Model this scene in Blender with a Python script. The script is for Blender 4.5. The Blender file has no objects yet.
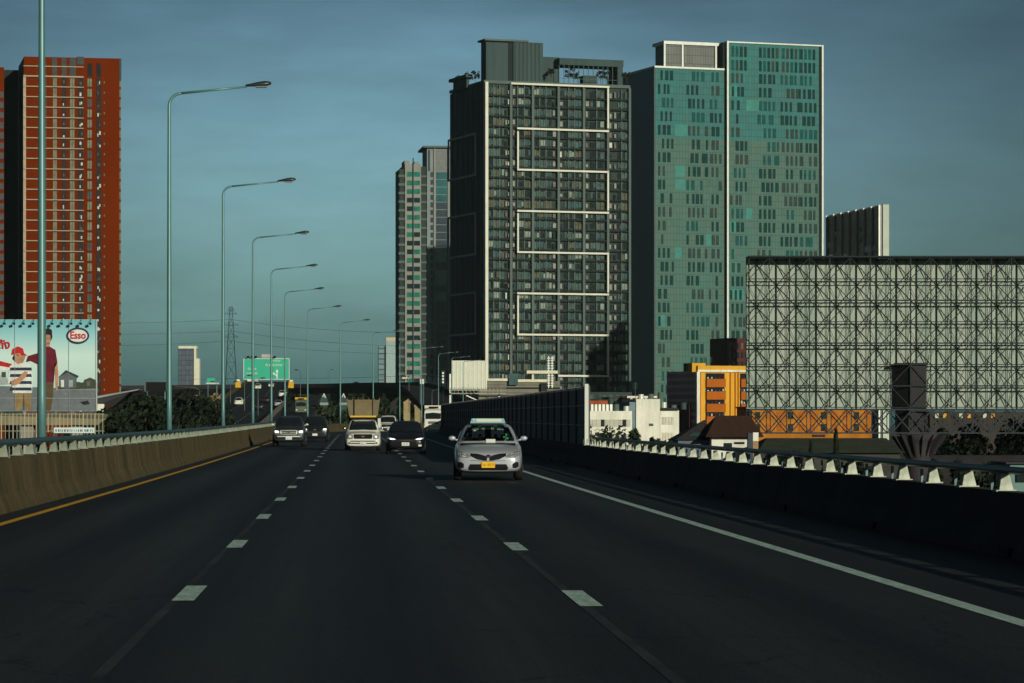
import bpy, bmesh, math, random
from mathutils import Vector, Matrix
from mathutils.bvhtree import BVHTree
R = math.radians
C = bpy.context.scene.collection
SC = bpy.context.scene

# ------------------------------------------------------------------ camera
F = 3000.0; CX, CY, CH = 356.0, 421.0, 1.6     # focal length in pixels, vanishing point, camera height
cam = bpy.data.cameras.new('camera'); cam_o = bpy.data.objects.new('camera', cam); C.objects.link(cam_o)
cam.sensor_width = 36; cam.lens = F / 1024 * 36
cam.shift_x = (512 - CX) / 1024; cam.shift_y = (CY - 341.5) / 1024
cam.clip_start = .2; cam.clip_end = 30000
cam_o.location = (0, 0, CH); cam_o.rotation_euler = (R(90), 0, 0)
SC.camera = cam_o
SC.render.resolution_x = 1024; SC.render.resolution_y = 683

# ------------------------------------------------------------------ light
GLOW_AZ, GLOW_EL, GLOW_W, GLOW_H, SKY_DIM = 1.0, 4.6, 7.0, 2.8, .26
HAZE = .000026
SKY_TINT = (.93, 1.0, .93, 1)
SUN_AZ, SUN_EL = 25, 13          # degrees to the right of straight behind the camera, elevation
w = bpy.data.worlds.new('World'); SC.world = w; w.use_nodes = True
nt = w.node_tree; nt.nodes.clear(); NN = nt.nodes.new; LK = nt.links.new
sky = NN('ShaderNodeTexSky'); sky.sky_type = 'NISHITA'; sky.sun_disc = False
sky.sun_elevation = R(SUN_EL); sky.sun_rotation = R(180 - SUN_AZ)
sky.air_density = 1.0; sky.dust_density = 1.0; sky.ozone_density = 4.0
# sky shaped by hand: bright patch ahead, dimmed elsewhere for vignette and lower fill
def wmath(op, a, b=None, c=None):
    m = NN('ShaderNodeMath'); m.operation = op
    for i, v in enumerate((a, b, c)):
        if v is None: continue
        if isinstance(v, (int, float)): m.inputs[i].default_value = v
        else: LK(v, m.inputs[i])
    return m.outputs[0]
tcw = NN('ShaderNodeTexCoord'); sx_ = NN('ShaderNodeSeparateXYZ'); LK(tcw.outputs['Generated'], sx_.inputs[0])
az = wmath('MULTIPLY', wmath('ARCTAN2', sx_.outputs[0], sx_.outputs[1]), 57.3)
el = wmath('MULTIPLY', wmath('ARCSINE', sx_.outputs[2]), 57.3)
mpw = NN('ShaderNodeMapping'); mpw.inputs['Scale'].default_value = (5, 5, 22); LK(tcw.outputs['Generated'], mpw.inputs[0])
nz_ = NN('ShaderNodeTexNoise'); nz_.inputs['Scale'].default_value = 2.2; nz_.inputs['Detail'].default_value = 4; LK(mpw.outputs[0], nz_.inputs['Vector'])
wob = wmath('MULTIPLY_ADD', nz_.outputs[0], 3.6, -1.8)
uu_ = wmath('DIVIDE', wmath('SUBTRACT', az, GLOW_AZ), GLOW_W); vv_ = wmath('DIVIDE', wmath('ADD', wmath('SUBTRACT', el, GLOW_EL), wob), GLOW_H)
g_ = wmath('EXPONENT', wmath('MULTIPLY', wmath('ADD', wmath('MULTIPLY', uu_, uu_), wmath('MULTIPLY', vv_, vv_)), -.5))
nz2 = NN('ShaderNodeTexNoise'); nz2.inputs['Scale'].default_value = 5.0; nz2.inputs['Detail'].default_value = 5; nz2.inputs['Roughness'].default_value = .6; LK(mpw.outputs[0], nz2.inputs['Vector'])
sky_level = wmath('MULTIPLY', wmath('MULTIPLY_ADD', g_, 1 - SKY_DIM, SKY_DIM), wmath('MULTIPLY_ADD', nz2.outputs[0], .34, .83))
tint = NN('ShaderNodeMix'); tint.data_type = 'RGBA'; tint.blend_type = 'MULTIPLY'
tint.inputs[0].default_value = 1.0; tint.inputs[7].default_value = SKY_TINT
t2 = NN('ShaderNodeMix'); t2.data_type = 'RGBA'; t2.blend_type = 'MULTIPLY'; t2.inputs[0].default_value = 1.0
bg = NN('ShaderNodeBackground'); bg.inputs['Strength'].default_value = 0.08
wo = NN('ShaderNodeOutputWorld')
LK(sky.outputs[0], tint.inputs[6]); lowf = wmath('EXPONENT', wmath('MULTIPLY', wmath('MAXIMUM', el, 0), -.42))
hz_ = NN('ShaderNodeMix'); hz_.data_type = 'RGBA'; hz_.inputs[6].default_value = (1, 1, 1, 1); hz_.inputs[7].default_value = (.50, 1.30, 1.75, 1); LK(lowf, hz_.inputs[0])
t3 = NN('ShaderNodeMix'); t3.data_type = 'RGBA'; t3.blend_type = 'MULTIPLY'; t3.inputs[0].default_value = 1.0; LK(tint.outputs[2], t3.inputs[6]); LK(hz_.outputs[2], t3.inputs[7])
hi = wmath('MINIMUM', wmath('MAXIMUM', wmath('MULTIPLY_ADD', el, 1 / 30.0, -.45), 0), 1)
hz2 = NN('ShaderNodeMix'); hz2.data_type = 'RGBA'; hz2.inputs[6].default_value = (1, 1, 1, 1); hz2.inputs[7].default_value = (1.45, 1.0, .60, 1); LK(hi, hz2.inputs[0])  # overhead sky tinted warmer to take blue out of the fill light
t4 = NN('ShaderNodeMix'); t4.data_type = 'RGBA'; t4.blend_type = 'MULTIPLY'; t4.inputs[0].default_value = 1.0; LK(t3.outputs[2], t4.inputs[6]); LK(hz2.outputs[2], t4.inputs[7])
LK(t4.outputs[2], t2.inputs[6]); LK(sky_level, t2.inputs[7]); LK(t2.outputs[2], bg.inputs['Color'])
LK(bg.outputs[0], wo.inputs['Surface'])
sl = bpy.data.lights.new('sun', 'SUN'); sl.energy = 3.6; sl.angle = R(.5); sl.color = (1, .965, .79)
so = bpy.data.objects.new('sun', sl); C.objects.link(so)
sd = Vector((math.sin(R(SUN_AZ)) * math.cos(R(SUN_EL)), -math.cos(R(SUN_AZ)) * math.cos(R(SUN_EL)), math.sin(R(SUN_EL))))
so.rotation_euler = sd.to_track_quat('Z', 'Y').to_euler(); so.location = (30, -40, 60)
SC.view_settings.view_transform = 'Standard'; SC.view_settings.look = 'None'
SC.view_settings.exposure = 0.0; SC.view_settings.gamma = 1.0

rnd = random.Random(7)

# ------------------------------------------------------------------ helpers
def px(x, Y): return (x - CX) * Y / F
def pz(y, Y): return CH - (y - CY) * Y / F
def sm(a, b, t):
    t = max(0, min(1, (t - a) / (b - a))); return t * t * (3 - 2 * t)
def lat(Y):                                   # sideways drift of the road as it bends to the right
    if Y < 265: return 0
    if Y < 363: return 5e-4 * (Y - 265) ** 2
    return 5e-4 * 98 ** 2 + .098 * (Y - 363)
def rise(Y): return .35 * sm(60, 300, Y)
GZ = -10.0

MATS = {}
def mat(name, col, rough=.6, metal=0, var=.12, scale=.6, spec=.5, stretch=None, fine=0, emit=None, coat=0, bump=0, bscale=30):
    if name in MATS: return MATS[name]
    m = bpy.data.materials.new(name); m.use_nodes = True
    n = m.node_tree.nodes; l = m.node_tree.links; b = n['Principled BSDF']
    b.inputs['Roughness'].default_value = rough; b.inputs['Metallic'].default_value = metal
    b.inputs['Specular IOR Level'].default_value = spec if rough < .6 else min(spec, .12)
    if coat: b.inputs['Coat Weight'].default_value = coat; b.inputs['Coat Roughness'].default_value = .06
    tc = n.new('ShaderNodeTexCoord'); mp = n.new('ShaderNodeMapping'); l.new(tc.outputs['Object'], mp.inputs[0])
    if stretch: mp.inputs['Scale'].default_value = stretch
    no = n.new('ShaderNodeTexNoise'); no.inputs['Scale'].default_value = scale; no.inputs['Detail'].default_value = 6
    no.inputs['Roughness'].default_value = .65
    l.new(mp.outputs[0], no.inputs['Vector'])
    rp = n.new('ShaderNodeMapRange'); rp.inputs[1].default_value = .3; rp.inputs[2].default_value = .7
    rp.inputs[3].default_value = 1 - var; rp.inputs[4].default_value = 1 + var
    l.new(no.outputs[0], rp.inputs[0])
    mx = n.new('ShaderNodeMix'); mx.data_type = 'RGBA'; mx.blend_type = 'MULTIPLY'; mx.inputs[0].default_value = 1
    mx.inputs[6].default_value = (*col, 1); l.new(rp.outputs[0], mx.inputs[7])
    last = mx.outputs[2]
    if fine:
        n2 = n.new('ShaderNodeTexNoise'); n2.inputs['Scale'].default_value = bscale; n2.inputs['Detail'].default_value = 3
        l.new(tc.outputs['Object'], n2.inputs['Vector'])
        r2 = n.new('ShaderNodeMapRange'); r2.inputs[1].default_value = .3; r2.inputs[2].default_value = .7
        r2.inputs[3].default_value = 1 - fine; r2.inputs[4].default_value = 1 + fine; l.new(n2.outputs[0], r2.inputs[0])
        m2 = n.new('ShaderNodeMix'); m2.data_type = 'RGBA'; m2.blend_type = 'MULTIPLY'; m2.inputs[0].default_value = 1
        l.new(last, m2.inputs[6]); l.new(r2.outputs[0], m2.inputs[7]); last = m2.outputs[2]
    if bump:
        n3 = n.new('ShaderNodeTexNoise'); n3.inputs['Scale'].default_value = bscale; n3.inputs['Detail'].default_value = 4
        l.new(tc.outputs['Object'], n3.inputs['Vector'])
        bp = n.new('ShaderNodeBump'); bp.inputs['Strength'].default_value = bump; bp.inputs['Distance'].default_value = .02
        l.new(n3.outputs[0], bp.inputs['Height']); l.new(bp.outputs[0], b.inputs['Normal'])
    l.new(last, b.inputs['Base Color'])
    if emit: b.inputs['Emission Color'].default_value = (*emit[0], 1); b.inputs['Emission Strength'].default_value = emit[1]
    MATS[name] = m; return m

def panel_mat(name, cols, cell, off=(0, 0, 0), rough=.25, spec=.5, line=.04, linecol=None):
    """cladding: every panel of the grid takes its own tone; joints as thin darker lines"""
    m = bpy.data.materials.new(name); m.use_nodes = True
    n = m.node_tree.nodes; l = m.node_tree.links; b = n['Principled BSDF']
    b.inputs['Roughness'].default_value = rough; b.inputs['Specular IOR Level'].default_value = spec
    tc = n.new('ShaderNodeTexCoord'); mp = n.new('ShaderNodeMapping'); l.new(tc.outputs['Object'], mp.inputs[0])
    mp.inputs['Scale'].default_value = tuple(1 / c for c in cell); mp.inputs['Location'].default_value = off
    fl = n.new('ShaderNodeVectorMath'); fl.operation = 'FLOOR'; l.new(mp.outputs[0], fl.inputs[0])
    wn = n.new('ShaderNodeTexWhiteNoise'); wn.noise_dimensions = '3D'; l.new(fl.outputs[0], wn.inputs['Vector'])
    no = n.new('ShaderNodeTexNoise'); no.inputs['Scale'].default_value = .035; no.inputs['Detail'].default_value = 3
    l.new(tc.outputs['Object'], no.inputs['Vector'])
    ad = n.new('ShaderNodeMath'); ad.operation = 'MULTIPLY_ADD'; ad.inputs[1].default_value = .45
    l.new(wn.outputs[0], ad.inputs[0]); 
    s2 = n.new('ShaderNodeMath'); s2.operation = 'MULTIPLY'; s2.inputs[1].default_value = .62
    l.new(no.outputs[0], s2.inputs[0]); l.new(s2.outputs[0], ad.inputs[2])
    cr = n.new('ShaderNodeValToRGB'); e = cr.color_ramp.elements
    e[0].color = (*cols[0], 1); e[1].color = (*cols[-1], 1); e[0].position = .15; e[1].position = .95
    for i, c in enumerate(cols[1:-1]):
        k = e.new(.15 + .8 * (i + 1) / (len(cols) - 1)); k.color = (*c, 1)
    l.new(ad.outputs[0], cr.inputs[0])
    fr = n.new('ShaderNodeVectorMath'); fr.operation = 'FRACTION'; l.new(mp.outputs[0], fr.inputs[0])
    sp = n.new('ShaderNodeSeparateXYZ'); l.new(fr.outputs[0], sp.inputs[0])
    lx = n.new('ShaderNodeMath'); lx.operation = 'LESS_THAN'; lx.inputs[1].default_value = line; l.new(sp.outputs[0], lx.inputs[0])
    lz = n.new('ShaderNodeMath'); lz.operation = 'LESS_THAN'; lz.inputs[1].default_value = line * cell[0] / cell[2] * 1.6; l.new(sp.outputs[2], lz.inputs[0])
    mm = n.new('ShaderNodeMath'); mm.operation = 'MAXIMUM'; l.new(lx.outputs[0], mm.inputs[0]); l.new(lz.outputs[0], mm.inputs[1])
    mx = n.new('ShaderNodeMix'); mx.data_type = 'RGBA'; l.new(mm.outputs[0], mx.inputs[0]); l.new(cr.outputs[0], mx.inputs[6])
    mx.inputs[7].default_value = (*(linecol or tuple(c * .45 for c in cols[0])), 1)
    l.new(mx.outputs[2], b.inputs['Base Color'])
    MATS[name] = m; return m

class MB:
    def __init__(s): s.v = []; s.f = []; s.m = []
    def quad(s, *p, m=0):
        i = len(s.v); s.v += [tuple(q) for q in p]; s.f.append(tuple(range(i, i + len(p)))); s.m.append(m)
    def box(s, x0, x1, y0, y1, z0, z1, m=0):
        i = len(s.v)
        s.v += [(x0, y0, z0), (x1, y0, z0), (x1, y1, z0), (x0, y1, z0), (x0, y0, z1), (x1, y0, z1), (x1, y1, z1), (x0, y1, z1)]
        for q in ((0, 3, 2, 1), (4, 5, 6, 7), (0, 1, 5, 4), (1, 2, 6, 5), (2, 3, 7, 6), (3, 0, 4, 7)):
            s.f.append(tuple(i + k for k in q)); s.m.append(m)
    def hexa(s, p, m=0):                      # 8 corner points, box order
        i = len(s.v); s.v += [tuple(q) for q in p]
        for q in ((0, 3, 2, 1), (4, 5, 6, 7), (0, 1, 5, 4), (1, 2, 6, 5), (2, 3, 7, 6), (3, 0, 4, 7)):
            s.f.append(tuple(i + k for k in q)); s.m.append(m)
    def tube(s, pts, r, n=6, m=0, cap=True):
        pts = [Vector(p) for p in pts]; k = len(pts)
        rs = r if isinstance(r, (list, tuple)) else [r] * k
        base = len(s.v)
        up0 = None
        for j, p in enumerate(pts):
            d = (pts[min(j + 1, k - 1)] - pts[max(j - 1, 0)]).normalized()
            if up0 is None:
                up0 = Vector((0, 0, 1)) if abs(d.z) < .9 else Vector((1, 0, 0))
            a = d.cross(up0).normalized(); b = a.cross(d).normalized(); up0 = b
            for q in range(n):
                t = 2 * math.pi * (q + .5) / n
                s.v.append(tuple(p + (a * math.cos(t) + b * math.sin(t)) * rs[j]))
        for j in range(k - 1):
            for q in range(n):
                a0 = base + j * n + q; a1 = base + j * n + (q + 1) % n
                s.f.append((a0, a1, a1 + n, a0 + n)); s.m.append(m)
        if cap:
            s.f.append(tuple(base + q for q in range(n))); s.m.append(m)
            s.f.append(tuple(base + (k - 1) * n + q for q in reversed(range(n)))); s.m.append(m)
    def bar(s, p, q, t, m=0): s.tube([p, q], t * .72, 4, m)
    def loft(s, rings, m=0, closed=True, caps=True):
        n = len(rings[0]); b = len(s.v)
        for rg in rings: s.v += [tuple(p) for p in rg]
        for j in range(len(rings) - 1):
            for q in range(n if closed else n - 1):
                a = b + j * n + q; c = b + j * n + (q + 1) % n
                s.f.append((a, c, c + n, a + n)); s.m.append(m)
        if caps and closed:
            s.f.append(tuple(b + q for q in reversed(range(n)))); s.m.append(m)
            s.f.append(tuple(b + (len(rings) - 1) * n + q for q in range(n))); s.m.append(m)
    def prism(s, poly, y0, y1, m=0):          # polygon in x,z extruded along y
        n = len(poly); b = len(s.v)
        s.v += [(p[0], y0, p[1]) for p in poly] + [(p[0], y1, p[1]) for p in poly]
        s.f.append(tuple(b + i for i in range(n))); s.m.append(m)
        s.f.append(tuple(b + n + i for i in reversed(range(n)))); s.m.append(m)
        for i in range(n):
            j = (i + 1) % n
            s.f.append((b + i, b + n + i, b + n + j, b + j)); s.m.append(m)
    def ico(s, c, r, m=0, sub=2):
        bm = bmesh.new(); bmesh.ops.create_icosphere(bm, subdivisions=sub, radius=1)
        b = len(s.v); rr = r if isinstance(r, (tuple, list)) else (r, r, r)
        s.v += [(c[0] + v.co.x * rr[0], c[1] + v.co.y * rr[1], c[2] + v.co.z * rr[2]) for v in bm.verts]
        for f in bm.faces: s.f.append(tuple(b + v.index for v in f.verts)); s.m.append(m)
        bm.free()
    def build(s, name, mats, parent=None, smooth=False, fix=True):
        me = bpy.data.meshes.new(name); me.from_pydata(s.v, [], s.f)
        for m in (mats if isinstance(mats, (list, tuple)) else [mats]): me.materials.append(m)
        me.polygons.foreach_set('material_index', s.m)
        if fix:
            bm = bmesh.new(); bm.from_mesh(me); bmesh.ops.recalc_face_normals(bm, faces=bm.faces); bm.to_mesh(me); bm.free()
        if smooth: me.polygons.foreach_set('use_smooth', [True] * len(me.polygons))
        me.update()
        o = bpy.data.objects.new(name, me); C.objects.link(o)
        if parent: o.parent = parent
        return o

def empty(name, label, cat, loc=(0, 0, 0), rz=0, group=None):
    o = bpy.data.objects.new(name, None); C.objects.link(o); o.location = loc; o.rotation_euler = (0, 0, rz)
    o.empty_display_size = .3
    o['label'] = label; o['category'] = cat
    if group: o['group'] = group
    return o
def tag(o, label, cat, group=None):
    o['label'] = label; o['category'] = cat
    if group: o['group'] = group
    return o
def struct(o): o['kind'] = 'structure'; return o
def stuff(o): o['kind'] = 'stuff'; return o
def copy_tree(o, parent=None):
    kids = list(o.children); c = o.copy(); C.objects.link(c)
    if parent: c.parent = parent
    for k in kids: copy_tree(k, c)
    return c
def text(body, name, size, m, parent=None, loc=(0, 0, 0), rot=(R(90), 0, 0), align='CENTER', ext=.01, sx=1, bold=0):
    cu = bpy.data.curves.new(name, 'FONT'); cu.body = body; cu.size = size; cu.align_x = align; cu.align_y = 'CENTER'; cu.extrude = ext
    cu.resolution_u = 3; cu.offset = bold
    t = bpy.data.objects.new(name, cu); C.objects.link(t)
    dg = bpy.context.evaluated_depsgraph_get(); me = bpy.data.meshes.new_from_object(t.evaluated_get(dg))
    bpy.data.objects.remove(t); me.materials.clear(); me.materials.append(m)
    o = bpy.data.objects.new(name, me); C.objects.link(o); o.parent = parent; o.location = loc; o.rotation_euler = rot; o.scale = (sx, 1, 1)
    return o
def windows(specs, mats, parent, name='window', rest='window_rows', most=100, key=None):
    """boxes (x0,x1,y0,y1,z0,z1,material): the ones that show largest one by one, what is left in one part"""
    specs = sorted(specs, key=key or (lambda s: -s[5]))
    for sp in specs[:most]:
        b = MB(); b.box(*sp[:6]); b.build(name, mats[sp[6]], parent, fix=False)
    if len(specs) > most:
        b = MB()
        for sp in specs[most:]: b.box(*sp)
        stuff(b.build(rest, mats, parent, fix=False))

# ------------------------------------------------------------------ materials
asphalt = mat('asphalt', (.0215, .024, .0255), .62, var=.22, scale=.35, stretch=(1.4, .06, 1), fine=.35, bscale=26, bump=.35, spec=.12)
asphalt_far = mat('asphalt_far', (.022, .026, .03), .8, var=.2, scale=.2, spec=.25)
white_paint = mat('road_paint_white', (.40, .54, .49), .6, var=.3, scale=4, stretch=(3, .5, 1), fine=.3, bscale=35)
yellow_paint = mat('road_paint_yellow', (.62, .34, .02), .6, var=.2, scale=3, fine=.15)
concrete_l = mat('concrete_weathered', (.078, .064, .033), .9, var=.45, scale=1.2, stretch=(1, .8, .22), fine=.15, bscale=9)
concrete = mat('concrete_plain', (.28, .26, .22), .9, var=.25, scale=.5, stretch=(1, 1, .3), fine=.1)
concrete_d = mat('concrete_dark', (.058, .053, .054), .9, var=.3, scale=.9, stretch=(1, .8, .3), fine=.12)
post_white = mat('post_paint_cream', (.43, .46, .37), .7, var=.35, scale=7)
rail_m = mat('rail_steel_teal', (.045, .09, .10), .45, metal=.3, var=.15, scale=2)
pole_m = mat('pole_paint_teal', (.10, .22, .22), .4, metal=.25, var=.1, scale=1.5)
lamp_m = mat('lamp_housing', (.03, .04, .04), .4, metal=.3, var=.1)
ground_m = mat('ground_earth', (.045, .05, .04), .95, var=.4, scale=.02, fine=.2, bscale=.4)
wall_noise = mat('noise_panel', (.21, .21, .25), .6, var=.15, scale=.5, stretch=(1, 1, .3))
wall_post = mat('noise_post', (.035, .035, .045), .5, var=.1)
steel_pale = mat('steel_pale', (.5, .52, .47), .5, metal=.2, var=.12)
leaf_a = mat('leaf_dark', (.010, .017, .009), .7, var=.35, scale=.8)
leaf_b = mat('leaf_mid', (.02, .032, .015), .7, var=.35, scale=.8)
leaf_c = mat('leaf_light', (.04, .05, .02), .7, var=.3, scale=.8)
leaf_dry = mat('leaf_dry', (.2, .15, .08), .8, var=.3)
bark = mat('bark', (.07, .05, .035), .9, var=.3, scale=3)
glass_dark = mat('glass_dark', (.012, .016, .02), .08, var=.2, spec=.6)
black = mat('black_plastic', (.008, .008, .009), .7, var=.15)
rubber = mat('tyre_rubber', (.014, .014, .015), .85, var=.2, scale=6)
chrome = mat('chrome', (.6, .62, .62), .18, metal=1, var=.05)
lens = mat('lamp_lens', (.75, .75, .68), .1, var=.08, scale=8, spec=.8)
lamp_on = mat('headlight_lit', (.9, .9, .9), .2, emit=((.9, 1, 1), 2.2))
tail_m = mat('tail_lens', (.25, .01, .01), .2, var=.1)
rim_m = mat('rim_alloy', (.32, .33, .34), .3, metal=.8, var=.1)
white_wall = mat('white_render', (.66, .65, .56), .8, var=.22, scale=.5, stretch=(1, 1, .2), fine=.05, bscale=2)

# ------------------------------------------------------------------ ground and roads
b = MB(); b.quad((-3000, -300, GZ), (3000, -300, GZ), (3000, 6500, GZ), (-3000, 6500, GZ)); struct(b.build('ground', ground_m))
hm = bpy.data.materials.new('haze'); hm.use_nodes = True; hm.node_tree.nodes.clear()
hv = hm.node_tree.nodes.new('ShaderNodeVolumePrincipled'); hv.inputs['Density'].default_value = HAZE; hv.inputs['Color'].default_value = (.62, .86, .92, 1); hv.inputs['Anisotropy'].default_value = 0
ho = hm.node_tree.nodes.new('ShaderNodeOutputMaterial'); hm.node_tree.links.new(hv.outputs[0], ho.inputs['Volume'])
b = MB(); b.box(-3050, 3050, -350, 6550, GZ - 1, 175); stuff(b.build('haze', hm))

def strip(a, c, Y0, Y1, step, z, name, m, kind=True):
    bb = MB(); Y = Y0; rows = []
    while Y <= Y1 + .01:
        rows.append((Y, lat(Y), rise(Y) + z)); Y += step
    for j in range(len(rows) - 1):
        (y0, l0, z0), (y1, l1, z1) = rows[j], rows[j + 1]
        bb.quad((a + l0, y0, z0), (c + l0, y0, z0), (c + l1, y1, z1), (a + l1, y1, z1))
    o = bb.build(name, m, fix=False)
    return struct(o) if kind else o
# deck: a slab with real thickness
bb = MB(); rings = []
Y = -40
while Y <= 640:
    l, z = lat(Y), rise(Y)
    rings.append([(-6.55 + l, Y, z - .004), (8.2 + l, Y, z - .004), (8.2 + l, Y, z - .7), (5 + l, Y, z - 2), (-3 + l, Y, z - 2), (-6.55 + l, Y, z - .7)])
    Y += 10
bb.loft(rings); struct(bb.build('road_deck', concrete_d))
def wear(m):
    n = m.node_tree.nodes; l = m.node_tree.links; b = n['Principled BSDF']; src = b.inputs['Base Color'].links[0].from_socket
    tc = n.new('ShaderNodeTexCoord'); sp = n.new('ShaderNodeSeparateXYZ'); l.new(tc.outputs['Object'], sp.inputs[0])
    def mth(op, a, c=None, d=None):
        q = n.new('ShaderNodeMath'); q.operation = op
        for i, v in enumerate((a, c, d)):
            if v is None: continue
            if isinstance(v, (int, float)): q.inputs[i].default_value = v
            else: l.new(v, q.inputs[i])
        return q.outputs[0]
    # two polished wheel tracks in every lane, an oil-darkened strip between them
    wv = mth('COSINE', mth('MULTIPLY', mth('SUBTRACT', sp.outputs[0], -.62), 2 * math.pi / 1.785))
    nz = n.new('ShaderNodeTexNoise'); nz.inputs['Scale'].default_value = 1; nz.inputs['Detail'].default_value = 5
    mp = n.new('ShaderNodeMapping'); mp.inputs['Scale'].default_value = (.8, .035, 1); l.new(tc.outputs['Object'], mp.inputs[0]); l.new(mp.outputs[0], nz.inputs['Vector'])
    fac = mth('MULTIPLY_ADD', mth('MULTIPLY', wv, nz.outputs[0]), .55, 1.0)
    # fine streaks drawn out along the road
    n3 = n.new('ShaderNodeTexNoise'); n3.inputs['Scale'].default_value = 1; n3.inputs['Detail'].default_value = 6; n3.inputs['Roughness'].default_value = .7
    m3 = n.new('ShaderNodeMapping'); m3.inputs['Scale'].default_value = (7, .12, 1); l.new(tc.outputs['Object'], m3.inputs[0]); l.new(m3.outputs[0], n3.inputs['Vector'])
    fac = mth('MULTIPLY', fac, mth('MULTIPLY_ADD', n3.outputs[0], 1.2, .40))
    # hairline cracks and transverse construction joints
    vo = n.new('ShaderNodeTexVoronoi'); vo.feature = 'DISTANCE_TO_EDGE'; vo.inputs['Scale'].default_value = .17
    nw = n.new('ShaderNodeTexNoise'); nw.inputs['Scale'].default_value = 1.1; l.new(tc.outputs['Object'], nw.inputs['Vector'])
    av = n.new('ShaderNodeVectorMath'); av.operation = 'ADD'; l.new(tc.outputs['Object'], av.inputs[0]); l.new(nw.outputs['Color'], av.inputs[1]); l.new(av.outputs[0], vo.inputs['Vector'])
    ck = mth('LESS_THAN', vo.outputs[0], .004)
    jt = mth('LESS_THAN', mth('FRACT', mth('MULTIPLY', sp.outputs[1], 1 / 38.0)), .0035)
    fac = mth('MULTIPLY', fac, mth('SUBTRACT', 1.0, mth('MULTIPLY', mth('MAXIMUM', ck, jt), .45)))
    mx = n.new('ShaderNodeMix'); mx.data_type = 'RGBA'; mx.blend_type = 'MULTIPLY'; mx.inputs[0].default_value = 1; l.new(src, mx.inputs[6]); l.new(fac, mx.inputs[7]); l.new(mx.outputs[2], b.inputs['Base Color'])
wear(asphalt)
strip(-6.1, 7.65, -40, 640, 4, 0, 'road', asphalt)
strip(-5.58, -5.42, -40, 600, 4, .004, 'road_edge_line', yellow_paint)
strip(5.18, 5.36, -40, 600, 4, .004, 'road_edge_line', white_paint)
joint_m = mat('road_joint', (.034, .038, .04), .7, var=.5, scale=1.5, stretch=(1, .3, 1), fine=.3, bscale=20)
for x in (-1.66, 1.93): strip(x, x + .09, -40, 500, 4, .003, 'road_joint', joint_m)
bb = MB()
for x, y0 in ((-1.54, 28.0 - 33.6), (2.03, 26.9 - 33.3)):
    k = 0
    while y0 + 11.15 * k < 420:
        yc = y0 + 11.15 * k; k += 1
        l, z = lat(yc), rise(yc) + .006
        z0, z1 = rise(yc - 1.2) + .006, rise(yc + 1.2) + .006
        bb.quad((x - .1 + lat(yc - 1.2), yc - 1.2, z0), (x + .1 + lat(yc - 1.2), yc - 1.2, z0), (x + .1 + lat(yc + 1.2), yc + 1.2, z1), (x - .1 + lat(yc + 1.2), yc + 1.2, z1))
struct(bb.build('road_lane_markings', white_paint, fix=False))

# ------------------------------------------------------------------ barriers beside the road
def barrier(side, base, h, label, m, Y0, Y1, pY0, pY1, npost, rail_to, zrail, pm=None, rr_=.05):
    root = empty('concrete_barrier', label, 'barrier', (base, 0, 0))
    s = side; bb = MB(); rings = []; Y = Y0
    prof = [(0, .002), (0.02, .1), (.13, .32), (.22, h), (.44, h), (.5, -.5), (0.03, -.5)]
    while Y <= Y1:
        rings.append([(s * p + lat(Y), Y, q + rise(Y)) for p, q in prof]); Y += 4
    bb.loft(rings); bb.build('barrier_wall', m, root)
    bb = MB(); pts = []; Y = Y0
    while Y <= rail_to:
        pts.append((s * .36 + lat(Y), Y, h + zrail + rise(Y))); Y += 4
    bb.tube(pts, rr_, 8); bb.build('rail', rail_m, root, True)
    me = None
    for k in range(npost):
        Y = pY0 + 2.27 * k
        if me is None:
            q = MB()
            q.hexa([(-.09, -.08, 0), (.09, -.08, 0), (.09, .08, 0), (-.09, .08, 0), (-.05, -.05, .21), (.045, -.05, .21), (.045, .05, .21), (-.05, .05, .21)])
            q.box(-.13, .12, -.1, .1, -.012, .012)
            q.box(-.16, -.125, .06, .1, .012, .2, 1)
            o = q.build('post', [pm or post_white, rail_m], root); me = o.data
        else:
            o = bpy.data.objects.new('post', me); C.objects.link(o); o.parent = root
        o.location = (s * .33 + lat(Y) + rnd.uniform(-.012, .012), Y + rnd.uniform(-.06, .06), h + rise(Y)); o.rotation_euler = (rnd.uniform(-.03, .03), rnd.uniform(-.04, .04), rnd.uniform(-.12, .12)); o.scale = (rnd.uniform(.93, 1.05), 1, rnd.uniform(.93, 1.03))
    return root
RB = barrier(1, 7.6, .75, 'dark concrete barrier with cream posts and a rail along the right side of the road', concrete_d, -40, 420, 25.25, 0, 35, 103, .25)
LB = barrier(-1, -6.06, .95, 'brown stained concrete barrier with sawtooth posts along the left side of the road', concrete_l, -40, 520, 43, 0, 99, 300, .25, mat('post_grey_green', (.20, .23, .18), .8, var=.3, scale=2), .075)  # left posts grey-green, darker than the cream ones on the right
for o_ in (RB,):
    for k in range(14):
        Y = 26 + 9.1 * k
        q = MB(); q.box(-.03, .035, -.28, .28, .02, .12); q.build('drain', black, o_).location = (0, Y, 0)

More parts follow.
